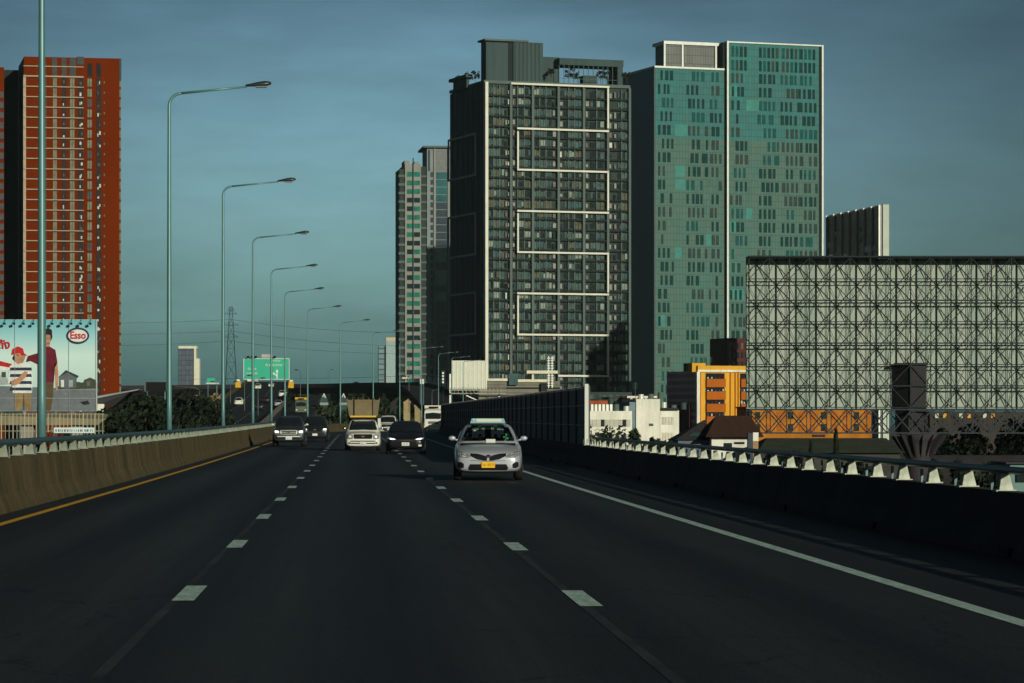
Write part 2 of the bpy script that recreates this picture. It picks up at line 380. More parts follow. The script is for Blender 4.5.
# ------------------------------------------------------------------ noise wall on the right
root = empty('noise_wall', 'long dark panelled noise wall on the right barrier behind the silver taxi', 'noise wall', (7.95, 0, 0))
bb = MB(); Y = 104; k = 0; ys = []
while Y < 470: ys.append(Y); Y += 4
def npt(Y, dx, z): return (dx + lat(Y), Y, z + rise(Y))
panel = MB()
for y0, y1 in zip(ys, ys[1:]):
    nn = 8
    for i in range(nn):
        a = y0 + (y1 - y0) * i / nn; c = y0 + (y1 - y0) * (i + .55) / nn; d = y0 + (y1 - y0) * (i + 1) / nn
        panel.hexa([npt(a, 0, .74), npt(a, .1, .74), npt(c, .1, .74), npt(c, 0, .74), npt(a, 0, 2.72), npt(a, .1, 2.72), npt(c, .1, 2.72), npt(c, 0, 2.72)])
        panel.hexa([npt(c, .04, .74), npt(c, .1, .74), npt(d, .1, .74), npt(d, .04, .74), npt(c, .04, 2.72), npt(c, .1, 2.72), npt(d, .1, 2.72), npt(d, .04, 2.72)])
panel.build('wall_panel', wall_noise, root)
for z in (1.42, 2.1, 2.73):
    t = MB(); t.tube([npt(Y, -.02, z) for Y in ys], .03, 4); t.build('cross_rail', wall_post, root)
for Y in ys:
    t = MB(); t.box(-.06, .16, -.07, .07, .74, 2.8); o = t.build('post', wall_post, root); o.location = (lat(Y), Y, rise(Y))
t = MB(); t.box(-.05, .08, -.1, .05, .0, 2.85); o = t.build('end_post', steel_pale, root); o.location = (lat(103.7), 103.7, rise(103))

# ------------------------------------------------------------------ street lights
ORD = ['nearest', 'second nearest', 'third nearest', 'fourth nearest', 'fifth nearest', 'sixth nearest', 'seventh nearest', 'eighth nearest', 'ninth nearest', 'tenth nearest', 'eleventh nearest', 'twelfth nearest', 'thirteenth nearest', 'fourteenth nearest']
def street_lamp(label, loc, H=13.0, reach=3.5, rz=0, group='street lights along the left barrier'):
    root = empty('street_light', label, 'street light', loc, rz, group)
    t = MB(); t.box(-.2, .2, -.2, .2, 0, .04); 
    for dx in (-.15, .15):
        for dy in (-.15, .15): t.tube([(dx, dy, .04), (dx, dy, .09)], .02, 6)
    t.build('base_plate', pole_m, root)
    pts = []; rs = []
    for i in range(9): pts.append((0, 0, .04 + (H - .9 - .04) * i / 8)); rs.append(.1 - .045 * i / 8)
    for i in range(1, 7):
        a = R(88) * i / 6; pts.append((.45 * (1 - math.cos(a)), 0, H - .9 + .45 * math.sin(a))); rs.append(.05)
    t = MB(); t.tube(pts, rs, 10); t.build('pole', pole_m, root, True)
    e = pts[-1]; t = MB(); tip = (reach - .75, 0, H - .22); t.tube([e, tip], [.045, .035], 8); t.build('arm', pole_m, root, True)
    t = MB()
    secs = [(-.05, .05, .05), (.1, .085, .065), (.35, .13, .10), (.6, .15, .12), (.78, .12, .09), (.86, .05, .04)]
    rings = []
    for d, wy, wz in secs:
        rings.append([(tip[0] + d, wy * math.cos(2 * math.pi * q / 12), tip[2] + .03 + .09 * d + wz * max(-.45, math.sin(2 * math.pi * q / 12))) for q in range(12)])
    t.loft(rings); lh = t.build('lamp_head', lamp_m, root, True)
    t = MB(); t.box(tip[0] + .3, tip[0] + .7, -.09, .09, tip[2] - .035, tip[2] + .02); t.build('lens', mat('lamp_glass_dull', (.12, .13, .12), .4), lh)
    return root
PX0 = [63, 106, 149, 192, 234, 276, 319, 362, 405, 448, 491, 530, 565, 600]
first = None
for k, Y in enumerate(PX0):
    lb = 'tall teal street light on the left barrier, ' + ORD[k] + ' of the row'
    loc = (-6.60 + lat(Y), Y, .6 + rise(Y))
    if first is None: first = street_lamp(lb, loc); o = first
    else: o = copy_tree(first); o.location = loc; o['label'] = lb
    bk = MB(); bk.box(-.22, .2, -.2, .2, -.5, -.003); bk.build('bracket', concrete, o)

# ------------------------------------------------------------------ trees
def tree(name, label, x, Y, h, r, seed, n=900, leaf=.5, mats=None, z0=GZ, flat=.8, cat='tree', group=None, trunk=.5):
    rr = random.Random(seed); root = empty(name, label, cat, (x, Y, z0), 0, group)
    zc = h - r * flat
    t = MB()
    lean = (rr.uniform(-.3, .3), rr.uniform(-.3, .3))
    pts = [(0, 0, 0), (lean[0] * .3, lean[1] * .3, zc * .45), (lean[0], lean[1], zc), (lean[0] * 1.3, lean[1] * 1.2, h - r * .3)]
    t.tube(pts, [.035 * h * trunk, .028 * h * trunk, .018 * h * trunk, .005 * h], 8)
    blobs = []
    for i in range(rr.randint(9, 13)):
        a = rr.uniform(0, 6.28); d = r * rr.uniform(.25, .8); zz = zc + r * flat * rr.uniform(-.55, .75)
        c = (math.cos(a) * d, math.sin(a) * d, zz); blobs.append((c, r * rr.uniform(.28, .5)))
        s = zc * rr.uniform(.5, .85); t.tube([(lean[0] * .5, lean[1] * .5, s), (c[0] * .55, c[1] * .55, (s + zz) / 2 + .1 * r), c], [.012 * h * trunk, .008 * h * trunk, .003 * h], 5)
    t.build('trunk', bark, root, True)
    f = MB()
    for i in range(n):
        c, br = rr.choice(blobs)
        d = Vector((rr.gauss(0, 1), rr.gauss(0, 1), rr.gauss(0, 1))).normalized() * br * rr.uniform(.45, 1.1)
        p = Vector(c) + Vector((d.x, d.y, d.z * flat))
        a = Vector((rr.gauss(0, 1), rr.gauss(0, 1), rr.gauss(0, 1))).normalized(); bq = a.orthogonal().normalized()
        q = a.cross(bq); s = leaf * rr.uniform(.5, 1.2)
        mi = 2 if rr.random() < .15 else (1 if (hash((c[0], seed)) % 3 == 0 or rr.random() < .3) else 0)
        f.quad(p - bq * s, p + q * s * .55, p + bq * s, p - q * s * .55, m=mi)
    f.build('crown', mats or [leaf_a, leaf_b, leaf_c], root, fix=False)
    return root

# ================================================================== BUILDINGS
def tower_root(name, label, cat, pxc, Y0, yaw):
    r = empty(name, label, cat, (px(pxc, Y0), Y0, GZ), R(yaw))
    X0 = px(pxc, Y0); c, s = math.cos(R(yaw)), math.sin(R(yaw))
    def U(p, d=0):                      # local x on the plane y=d that shows at picture column p
        k = (p - CX) / F
        return (k * (Y0 + d * c) - X0 + d * s) / (c - k * s)
    def Z(y, u=0, d=0):                 # local height that shows at picture row y
        return pz(y, Y0 + u * s + d * c) - GZ
    return r, U, Z

# ---------------- the dark residential tower with white frames
fin_grey = mat('fin_grey', (.085, .115, .105), .6, var=.12, scale=.1)
slab_dark = mat('slab_dark', (.009, .014, .014), .6, var=.2, scale=.2)
wall_dark = mat('facade_dark', (.026, .04, .036), .6, var=.2, scale=.15)
frame_white = mat('frame_white', (.62, .62, .52), .7, var=.1, scale=.2)
side_dark = mat('side_cladding', (.035, .032, .033), .6, var=.25, scale=.1)
pane = [mat('pane_grey_green', (.062, .10, .088), .1, var=.4, scale=.35, spec=.3),
        mat('pane_blue_grey', (.045, .088, .09), .08, var=.3, scale=.4, spec=.3),
        mat('pane_curtain_tan', (.085, .088, .056), .6, var=.35, scale=.5),
        mat('pane_dark', (.014, .024, .022), .08, var=.3, spec=.3),
        mat('pane_curtain_pale', (.20, .25, .21), .6, var=.3, scale=.6),
        mat('aircon_pale', (.24, .25, .22), .7, var=.25, scale=.8),
        mat('aircon_rust', (.15, .125, .11), .7, var=.3),
        mat('curtain_white', (.55, .56, .5), .7, var=.2)]
T, U, Z = tower_root('apartment_tower', 'dark apartment tower with white zigzag frame lines on its facade, left of the teal tower', 'tower', 485, 1050, 18)
topz = Z(83); W = U(630); D = 36
b = MB(); b.box(0.4, W - .4, 1.0, D - .4, 0, topz - .1); b.build('wall', wall_dark, T)
fh = 3.59; nfl = 36
b = MB()
for k in range(nfl):
    z = topz - .6 - fh * (k + 1)
    b.box(.9, W - .6, -.15, 1.3, z - .3, z + .28)
b.build('floor_slab', slab_dark, T)
b = MB()
for p in (494, 499.8, 518, 524.6, 540, 546.3, 569, 575, 597, 622): u = U(p); b.box(u - .18, u + .18, .25, 1.2, 0, topz - .5)
b.build('mullion', fin_grey, T)
fins = [510.6, 532.5, 558.2, 583.5, 607.6, 629.3]
for p in fins:
    u = U(p); b = MB(); b.box(u - .45, u + .45, -.6, 1.2, 0, topz); b.build('fin', fin_grey, T)
b = MB(); b.box(-.1, 1.0, -.7, 1.3, 0, topz + .4); b.build('corner_fin', frame_white, T)
cols = [(488.6, 492.8, 'w'), (493.5, 499, 'w'), (499.6, 504, 'w'), (505, 507.2, 'a'), (507.6, 509.6, 'a'), (512.4, 514.6, 'a'), (518.5, 524, 'w'), (525, 531.3, 'w'),
        (533.8, 539.5, 'w'), (540.5, 546, 'w'), (546.6, 551.5, 'w'), (552.4, 555.8, 'a'), (559.6, 562.4, 'a'), (564.4, 568.8, 'd'), (569.3, 574.2, 'w'), (575.4, 581.6, 'w'),
        (585.4, 588.4, 'a'), (590.5, 595.5, 'd'), (596.5, 603.8, 'w'), (609, 611.6, 'a'), (613.8, 616.4, 'a'), (618, 621, 'd'), (622.2, 627.4, 'w')]
rr = random.Random(3); wins = []; acs = []
for k in range(nfl - 2):
    z0 = topz - .6 - fh * (k + 1) + .28
    rowtan = rr.random() < .3
    for p0, p1, kind in cols:
        u0, u1 = U(p0, .6), U(p1, .6)
        if kind == 'a':
            if rr.random() < .85:
                q = rr.random(); s = rr.uniform(.6, 1)
                acs.append((u0, u0 + (u1 - u0) * s, .2, .9, z0 + rr.uniform(.2, .7), z0 + rr.uniform(1.7, 2.4), 5 if q < .45 else 6 if q < .75 else 3 if q < .95 else 7))
            continue
        um = (u0 + u1) / 2; tone = rr.random()
        for a, c in ((u0, um - .08), (um + .08, u1)):
            q = tone if rr.random() < .7 else rr.random()
            if kind == 'd': mi = 3 if q < .7 else 0
            elif rowtan and q < .3: mi = 2
            else: mi = 0 if q < .40 else 1 if q < .60 else 3 if q < .80 else 4 if q < .91 else 2 if q < .94 else 0
            wins.append((a, c, .55, .95, z0 + (.1 if q < .4 else .55), z0 + rr.choice([2.2, 2.6, 2.6]), mi))
windows(wins, pane, T)
windows(acs, pane, T, 'air_conditioner', 'air_conditioner_rows')
def band(p0, y0, p1, y1, t=.3):
    u0, u1 = sorted((U(p0), U(p1))); za, zb = Z(y0, (u0 + u1) / 2), Z(y1, (u0 + u1) / 2); za, zb = min(za, zb), max(za, zb)
    b = MB(); b.box(u0 - t, u1 + t, -1.1, -.3, za - t, zb + t); b.build('white_frame', frame_white, T)
ys_ = [130, 171, 212, 253, 294, 335, 376]
band(511, 85.5, 607.5, 85.5, .32)
for i, y in enumerate(ys_): band(517 if y != 376 else 558, y, 607, y, .32)
for i, (ya, yb) in enumerate(zip([87] + ys_, ys_)):
    p = 607 if i % 2 == 0 else 517
    band(p, ya + 2.3, p, yb - 2.3, .3)
# shaded left side: cladding, fins and thin frames
b = MB(); b.box(-.05, .35, 1.4, D, 0, topz - .3); b.build('side_wall', side_dark, T)
for k in range(7):
    b = MB(); y = 3 + 5.2 * k; b.box(-.5, -.06, y, y + .4, 0, topz - .5); b.build('side_fin', fin_grey, T)
pale_grey = mat('frame_grey', (.30, .31, .33), .6, var=.1)
for k in range(4):
    za, zb = topz - 17 - 28 * k, topz - 31.5 - 28 * k
    b = MB(); b.box(-.9, -.52, 8, D, za - .35, za + .35); b.box(-.9, -.52, 8, D, zb - .35, zb + .35)
    b.box(-.95, -.53, 7.4, 8.1, zb - .35, za + .35); b.box(-.95, -.53, D - .7, D + .1, (zb if k % 2 else zb), za)
    b.build('side_frame', pale_grey, T)
# roof structures
b = MB(); b.box(-.3, W + .2, .2, D, topz, topz + 1.1); b.build('roof_parapet', fin_grey, T)
metal_clad = mat('roof_cladding', (.042, .068, .067), .7, var=.2, scale=.2, stretch=(3, 3, .2))
u0, u1 = U(486, 8), U(511, 8)
b = MB(); b.box(u0, u1 - .8, 8, 13, topz, Z(41, u0, 8)); b.build('roof_block', metal_clad, T)
b = MB(); b.box(U(513.5, 7), U(543, 7), 7, 24, topz, Z(42.5, 20, 7)); 
for i in range(7):
    uu = U(515 + 4 * i, 7); b.box(uu, uu + .3, 6.7, 7, topz, Z(43, 20, 7))
b.build('roof_block', metal_clad, T)
b = MB(); b.box(U(509, 7.5), U(515, 7.5), 7.6, 20, topz, Z(40.5, 12, 8)); b.build('roof_slot', slab_dark, T)
b = MB(); b.box(U(486, 7) - .6, U(528, 7), 6.5, 14, Z(41, 8, 7), Z(39.2, 8, 7)); b.build('roof_slab', fin_grey, T)
b = MB(); b.box(U(543, 9), U(559, 9), 9, 22, topz, Z(57, 28, 9)); b.build('roof_block', metal_clad, T)
b = MB(); b.box(-9 + 7, 0.5, 14, 32, topz + 3.5, topz + 4.6); b.box(-1, 0, 16, 30, topz, topz + 3.5); b.build('roof_terrace', metal_clad, T)
pg = MB(); ua, ub = U(559, 5), U(623, 5); zt = Z(58, 30, 5)
pg.box(ua, ub, 4.5, 14, zt - 2.4, zt); 
pg.box(ub - 2.2, ub - .3, 4.5, 13, topz, zt - 2.4)
pg.build('pergola_roof', metal_clad, T)
pg = MB()
for i in range(13):
    uu = ua + (ub - 2.2 - ua) * i / 12; pg.box(uu - .09, uu + .09, 4.8, 5.0, topz + 1.1, zt - 2.4)
for zz in (topz + 3.2,): pg.box(ua, ub - 2, 4.85, 4.95, zz, zz + .12)
pg.build('pergola_post', fin_grey, T)
pg = MB(); pg.box(U(584, 8), U(597, 8), 8, 12, topz, topz + 5); pg.build('roof_hut', metal_clad, T)
for i, (p, h, r, d) in enumerate([(551, 4.5, 1.8, 4), (569, 5, 2, 8), (577, 4, 1.6, 9), (601, 5, 2, 8), (606, 4.5, 1.8, 7), (627, 4.5, 2, 4), (457, 3, 1.5, 33), (463, 3.5, 1.8, 28), (470, 4, 2, 20), (476, 3.4, 1.7, 12)]):
    uu = U(p, d) if p > 490 else .9
    x_ = T.location.x + uu * math.cos(R(18)) - d * math.sin(R(18)); y_ = T.location.y + uu * math.sin(R(18)) + d * math.cos(R(18))
    tree('roof_tree', 'small bushy tree on the dark tower roof, ' + ORD[i].replace(' nearest', '').replace('nearest', 'first') + (' counted from the corner block rightward' if p > 490 else ' along the shaded left roof edge'),
         x_, y_, h + 1, r, 40 + i, 90, .6, z0=topz + GZ + 1.1, group='trees on the dark tower roof')

# ---------------- the teal glass tower
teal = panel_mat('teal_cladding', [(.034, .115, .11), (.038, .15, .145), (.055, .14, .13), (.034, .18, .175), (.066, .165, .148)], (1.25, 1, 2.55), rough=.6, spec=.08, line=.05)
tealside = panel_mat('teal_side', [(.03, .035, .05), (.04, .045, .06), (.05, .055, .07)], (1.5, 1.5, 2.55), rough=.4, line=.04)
T2, U, Z = tower_root('office_tower', 'teal glass office tower with dark slit windows and white vertical fins', 'tower', 655, 1130, 18)
um = U(725); W2 = U(821); D2 = 46; zl = Z(69, um / 2); zr = Z(42.5, um)
greyteal = panel_mat('greyteal_reflection', [(.05, .115, .098), (.066, .135, .115), (.09, .145, .122), (.056, .15, .13), (.115, .18, .15)], (1.25, 1, 2.575), rough=.6, spec=.08, line=.05)  # greyer lower panels: sky reflection put into the cladding colour
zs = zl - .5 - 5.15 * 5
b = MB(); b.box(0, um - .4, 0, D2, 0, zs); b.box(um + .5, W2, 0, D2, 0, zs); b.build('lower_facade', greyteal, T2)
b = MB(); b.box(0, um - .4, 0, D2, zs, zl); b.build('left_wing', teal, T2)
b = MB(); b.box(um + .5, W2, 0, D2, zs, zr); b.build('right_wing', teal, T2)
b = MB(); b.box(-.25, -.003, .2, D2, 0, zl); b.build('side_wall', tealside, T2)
b = MB(); b.box(um - .4, um + .5, 1, 5, 0, zr); b.build('slot', slab_dark, T2)
b = MB(); b.box(um + .5, um + 1.2, -.8, .3, 0, zr + .6); b.build('fin', steel_pale, T2)
b = MB(); b.box(W2, W2 + .7, -.8, .6, 0, zr + .5); b.build('fin', steel_pale, T2)
b = MB(); b.box(W2 - .9, W2 - .003, -.15, .4, 0, zr); b.build('edge_slot', slab_dark, T2)
b = MB(); b.box(um + .5, W2 + .5, -.5, D2, zr, zr + .5); b.build('roof_trim', steel_pale, T2)
b = MB(); b.box(-.3, um - .4, -.4, D2, zl, zl + .7); b.build('roof_trim', steel_pale, T2)
ph0, ph1 = U(665, 5), um - 1.5
b = MB(); b.box(ph0, ph1, 5, 14, zl, Z(42, ph0, 5) - .8); b.build('penthouse', panel_mat('louvre', [(.03, .04, .038), (.07, .08, .07), (.11, .12, .10)], (1.1, 1, 3.2), rough=.5, line=.15), T2)
b = MB(); b.box(ph0 - .8, ph1 + 1, 4.2, 15, Z(42, ph0, 5) - .8, Z(41, ph0, 5)); 
for uu in (ph0 - .4, ph0 + 7, ph1 - .2): b.box(uu - .35, uu + .35, 4.3, 4.9, zl + .7, Z(42, ph0, 5) - .8)
b.build('penthouse_frame', steel_pale, T2)
rr = random.Random(9); wins = []; fl = 5.15
gl = [mat('slit_dark', (.010, .04, .037), .07, var=.3, spec=.2), mat('slit_teal', (.014, .075, .07), .07, var=.3, spec=.2), mat('slit_brown', (.022, .042, .037), .6, var=.3), mat('panel_bright', (.05, .20, .175), .6, var=.2, scale=.3)]
GL = [(658, 3), (688, 4), (711.5, 3)]; GRt = [(731.5, 3), (759, 4), (782, 4), (800, 4)]
for k in range(27):
    for (grp, zt_, lo, hi) in ((GL, zl, 656.5, 723), (GRt, zr, 728.5, 819)):
        zz = zl - .9 - fl * k
        if grp is GRt and k == 0:
            for extra in (1, 2):
                ze = zl - .9 + fl * extra
                for p, nn in grp:
                    for i in range(nn + 1):
                        q = p + i * 4.2
                        if lo < q < hi - 3: wins.append((U(q), U(q + 2.6), -.12, .25, ze - 4.1, ze - .1, rr.choice([0, 1, 0, 2])))
        for p, nn in grp:
            off = rr.choice([0, 0, 0, 2.5, -1.5, 4]); nq = nn - (rr.random() < .25); tone = rr.choice([0, 0, 0, 1, 1, 2]) if k < 6 else rr.choice([0, 0, 2, 2, 1])
            for i in range(nq):
                if rr.random() < .05: continue
                q = p + off + i * (4.6 if rr.random() < .9 else 5.6)
                if lo < q and q + 3 < hi: wins.append((U(q), U(q + rr.choice([2.2, 2.5, 3.3])), -.12, .25, zz - 3.7, zz, tone))
    if rr.random() < .55:
        p = rr.choice([657, 675, 706, 730, 746, 775, 800]); wins.append((U(p), U(min(p + rr.uniform(6, 15), 722 if p < 724 else 819)), -.06, .2, zl - 4.8 - fl * k, zl - .5 - fl * k, 3))
windows(wins, gl, T2)

# ---------------- the red tower on the left
red = mat('red_cladding', (.124, .018, .0012), .7, spec=0, var=.12, scale=.12, stretch=(1, 1, .2))
redd = mat('red_dark_cladding', (.09, .018, .01), .7, var=.15, scale=.12)
grey_strip = mat('crown_grey', (.045, .05, .05), .6, var=.2)
T3, U, Z = tower_root('apartment_tower', 'orange red apartment tower with thin white floor lines behind the left billboard', 'tower', 24, 880, 10)
tz = Z(56.5); W3 = U(121)
b = MB(); b.box(0, W3, 0, 24, 0, tz); b.build('wall', red, T3)
b = MB(); b.box(-.12, -.003, .3, 24, 0, tz - .3); b.build('side_wall', slab_dark, T3)
b = MB(); b.box(-32, -5.0, 14, 40, 0, Z(67, -8, 14)); b.build('rear_wing', red, T3)
b = MB(); b.box(-5.0, -.13, 24, 40, 0, Z(66, -3, 14)); b.build('recess', slab_dark, T3)
fl3 = 3.02; bands = []; wins = []
wm = [mat('win_pale', (.15, .16, .11), .6, var=.3, scale=.6), mat('win_dark', (.012, .014, .018), .07, var=.3, spec=.3), mat('ac_white', (.5, .5, .42), .7, var=.25), mat('win_grey', (.06, .065, .07), .6, var=.3), mat('balcony_shade', (.02, .012, .012), .6, var=.3)]
rr = random.Random(5)
for k in range(33):
    z0 = Z(76) - fl3 * (k + 1)
    def wbox(p0, p1, za, zb, mi, dy=.14): wins.append((U(p0), U(p1), -dy, .1, z0 + za, z0 + zb, mi))
    wbox(42.2, 46.2, .3, 2.7, 3); wbox(53, 56.8, .2, 2.6, 0)
    wbox(61.8, 66.4, .25, 2.75, 4); wbox(70, 74.4, .2, 2.6, 0); wbox(78, 83.2, .25, 2.75, 4)
    wbox(87.4, 91.8, .3, 2.6, 0 if rr.random() < .75 else 3); wbox(96.4, 101.2, .1, 2.9, 4); wbox(103.8, 104.8, 1.3, 1.9, 0)
    wbox(119.4, 120.9, .4, 2.6, 0)
    for p in (62.8, 79.5, 80.8, 97.3, 99):
        if rr.random() < .8:
            zz = rr.uniform(.2, 1.2); wbox(p, p + rr.uniform(.8, 1.8), zz, zz + rr.uniform(.6, 1.1), 2 if rr.random() < .55 else 3, .4)
    wbox(54.8, 55, .2, 2.6, 1, .17); wbox(72.1, 72.4, .2, 2.6, 1, .17); wbox(89.4, 89.7, .3, 2.6, 1, .17)
windows(wins, wm, T3)
line_m = mat('floor_line_white', (.34, .29, .22), .7, var=.15)
for k in range(34):
    b = MB(); z = Z(76) - fl3 * k if k else Z(66); b.box(-.2, U(83.6), -.55, .2, z - .13, z + .13); b.build('floor_line', line_m, T3)
b = MB(); z = Z(76); b.box(-.2, U(83.6), -.55, .2, z - .2, z + .2); b.build('floor_line', line_m, T3)
b = MB(); b.box(-.25, .55, -.3, .3, 0, Z(75)); b.build('corner_fin', line_m, T3)
for p0, p1 in ((42, 46), (52, 57), (61.5, 66.5), (69.5, 76)):
    b = MB(); b.box(U(p0), U(p1), -.16, .1, Z(75.5), Z(57.3)); b.build('crown_panel', grey_strip, T3)
b = MB(); b.box(U(77), U(84), -.1, 5, tz - 2, tz + .3); b.build('crown_notch', grey_strip, T3)
for p0, p1 in ((87.6, 92), (96.6, 101)):
    b = MB(); b.box(U(p0), U(p1), -.16, .1, Z(75), Z(62)); b.build('crown_panel', wm[1], T3)
b = MB(); b.box(U(119.2), W3 + .1, -.17, .1, Z(79), tz); b.build('crown_panel', grey_strip, T3)
b = MB()
for k in range(32):
    z = Z(86) - fl3 * k; b.box(-7.2, -5.15, 13.7, 14.1, z - 2.2, z - .3)
stuff(b.build('rear_window_rows', wm[3], T3))

# ---------------- two slim towers left of the dark tower
T4, U, Z = tower_root('apartment_tower', 'slim cream tower with green windows, leftmost of the centre cluster', 'tower', 405, 1255, 5)
cream = mat('tower_cream', (.23, .24, .215), .8, var=.12, scale=.1); tz = Z(164); W4 = U(421)
b = MB(); b.box(0, W4, 0, 22, 0, tz); b.build('wall', cream, T4)
b = MB(); b.box(-2.2, -.003, 1, 18, 0, tz - 2); b.box(W4 + .003, W4 + 2.2, .8, 16, 0, tz - 1); b.build('balcony_core', wall_dark, T4)
gw = [mat('green_glass', (.02, .16, .12), .1, var=.4), mat('dark_glass', (.015, .03, .035), .07, var=.3)]
wins = []; bal = []; rr = random.Random(4)
for k in range(48):
    z0 = tz - 3.3 - 3.6 * k
    if z0 < 3: break
    wins.append((U(407), U(412.2), -.1, .2, z0 - 2, z0, 0 if rr.random() < .55 else 1)); wins.append((U(414), U(420), -.1, .2, z0 - 2, z0, 0 if rr.random() < .5 else 1))
    bal.append((-2.6, -.1, .4, 3, z0 - 2.2, z0 - 1.1, 0)); bal.append((W4 + .1, W4 + 2.4, .3, 2, z0 - 2.2, z0 - 1.4, 0))
windows(wins, gw, T4); windows(bal, [fin_grey], T4, 'balcony', 'balcony_rows')
b = MB(); b.box(U(412.6), U(413.6), -.5, .2, 0, tz + 2.5); b.build('fin', wall_dark, T4)
b = MB(); b.box(U(405), U(410), 2, 14, tz, tz + 1.6); b.box(U(415), U(419.5), 2, 14, tz, tz + 1.2); b.build('roof_hut', cream, T4)
T5, U, Z = tower_root('apartment_tower', 'slim blue glass tower with flat overhanging roof beside the dark tower', 'tower', 427, 1430, 4)
tz = Z(148); W5 = U(455)
b = MB(); b.box(0, W5, 0, 24, 0, tz); b.build('wall', mat('tower_greyblue', (.20, .23, .23), .7, var=.15, scale=.1), T5)
b = MB(); b.box(-2, W5 + 1, -2, 26, tz, tz + .9); b.build('roof_slab', fin_grey, T5)
bl = [mat('blue_glass', (.02, .10, .11), .15, var=.4, scale=.1), mat('louvre_grey', (.16, .17, .17), .6, var=.2), mat('navy_glass', (.015, .03, .045), .2, var=.3)]
wins = []
for k in range(46):
    z0 = tz - 11.5 - 3.6 * k
    if z0 < 2: break
    wins.append((U(436), U(447), -.12, .2, z0 - 3.3, z0, 0 if k < 4 or (8 < k < 17 and k % 3) else 2)); wins.append((U(430.5), U(433), -.12, .2, z0 - 2.4, z0, 2))
    wins.append((U(450), U(454), -.12, .2, z0 - 2.4, z0, 2))
wins.append((U(436), U(447), -.12, .2, tz - 11, tz - 1, 1)); wins.append((U(428), U(430), -.12, .2, tz - 11, tz - .8, 2))
windows(wins, bl, T5)
b = MB(); b.box(U(433.6), U(435.4), -.7, .3, 0, tz); b.build('fin', cream, T5)
b = MB(); b.box(U(447.5), U(449), -.7, .3, 0, tz); b.build('fin', cream, T5)

# ---------------- dark building behind the truss, with white mullions and a pale end
yw = 10
T6, U, Z = tower_root('office_building', 'dark glass office block with pale end wall behind the truss billboard', 'building', 883, 900, 10)
tz = Z(205)
b = MB(); b.box(0, 1.9, 0, 50, 0, tz + .2); b.build('end_wall', mat('end_wall_pale', (.45, .50, .42), .8, var=.15, scale=.1), T6)
b = MB(); b.box(-.6, -.003, .5, 50, 0, tz); b.build('glass_wall', mat('office_glass_dark', (.016, .018, .02), .25, var=.3, scale=.1), T6)
for k in range(8):
    b = MB(); y = .6 + 6.9 * k; b.box(-1.15, -.603, y, y + .3, 0, tz + .1); b.build('mullion', steel_pale, T6)
rr = random.Random(2); wins = []
for k in range(7):
    for j in range(12):
        if rr.random() < .4: wins.append((-.66, -.603, 1.2 + 6.9 * k, 7.2 + 6.9 * k, tz - 7 - 3.2 * j, tz - 5.4 - 3.2 * j, rr.choice([0, 1, 1, 2])))
windows(wins, [mat('strip_tan', (.6, .52, .4), .6), gl[1], mat('strip_pale', (.85, .9, .88), .6)], T6, 'blind')

# ---------------- far buildings at the horizon
T7, U, Z = tower_root('office_building', 'far blue grey office slab with a pale edge between the left street lights', 'building', 178, 2400, 0)
tz = Z(346); b = MB(); b.box(0, U(194), 0, 20, 0, tz - 2); b.build('wall', panel_mat('far_slab', [(.06, .075, .10), (.08, .10, .13), (.10, .12, .15)], (3, 3, 4), line=.1), T7)
b = MB(); b.box(U(178.5), U(197), -.6, 20, tz - 2, tz); b.box(U(194), U(196), -.8, 18, 0, tz - 2); b.box(U(196), U(199.5), -.8, 16, 0, tz - 10); b.build('pale_edge', mat('edge_cream', (.62, .60, .48), .7), T7)
T8, U, Z = tower_root('apartment_building', 'far pale teal apartment block with cream top left of the cluster', 'building', 378, 2000, 0)
tz = Z(346); b = MB(); b.box(0, U(386), 0, 20, 0, tz); b.build('wall', panel_mat('far_teal', [(.13, .2, .22), (.16, .24, .26), (.2, .28, .3)], (4, 3, 3.5), line=.14), T8)
b = MB(); b.box(U(386), U(399), -2, 20, 0, Z(341)); b.build('stair_wing', mat('far_pale', (.28, .38, .38), .7), T8)
b = MB(); b.box(U(386), U(399), -2.2, 20, Z(341), Z(337.5)); b.build('roof_block', mat('far_cream', (.52, .42, .26), .7), T8)
T9, U, Z = tower_root('apartment_building', 'maroon brick block with small windows above the orange building', 'building', 727, 1000, 18)
mar = mat('maroon_brick', (.075, .024, .022), .8, var=.25, scale=.2); tz = Z(338)
b = MB(); b.box(0, U(757), 0, 13.5, 0, tz); b.build('wall', mar, T9)
wins = []; rr = random.Random(8)
for k in range(9):
    for i in range(7):
        q = 729 + 4 * i; wins.append((U(q), U(q + 2.1), -.1, .2, tz - 3.6 - 3.1 * k, tz - 1.6 - 3.1 * k, 0 if rr.random() < .6 else 1))
windows(wins, [wm[1], mat('win_maroon_pale', (.12, .07, .07), .6, var=.3)], T9)

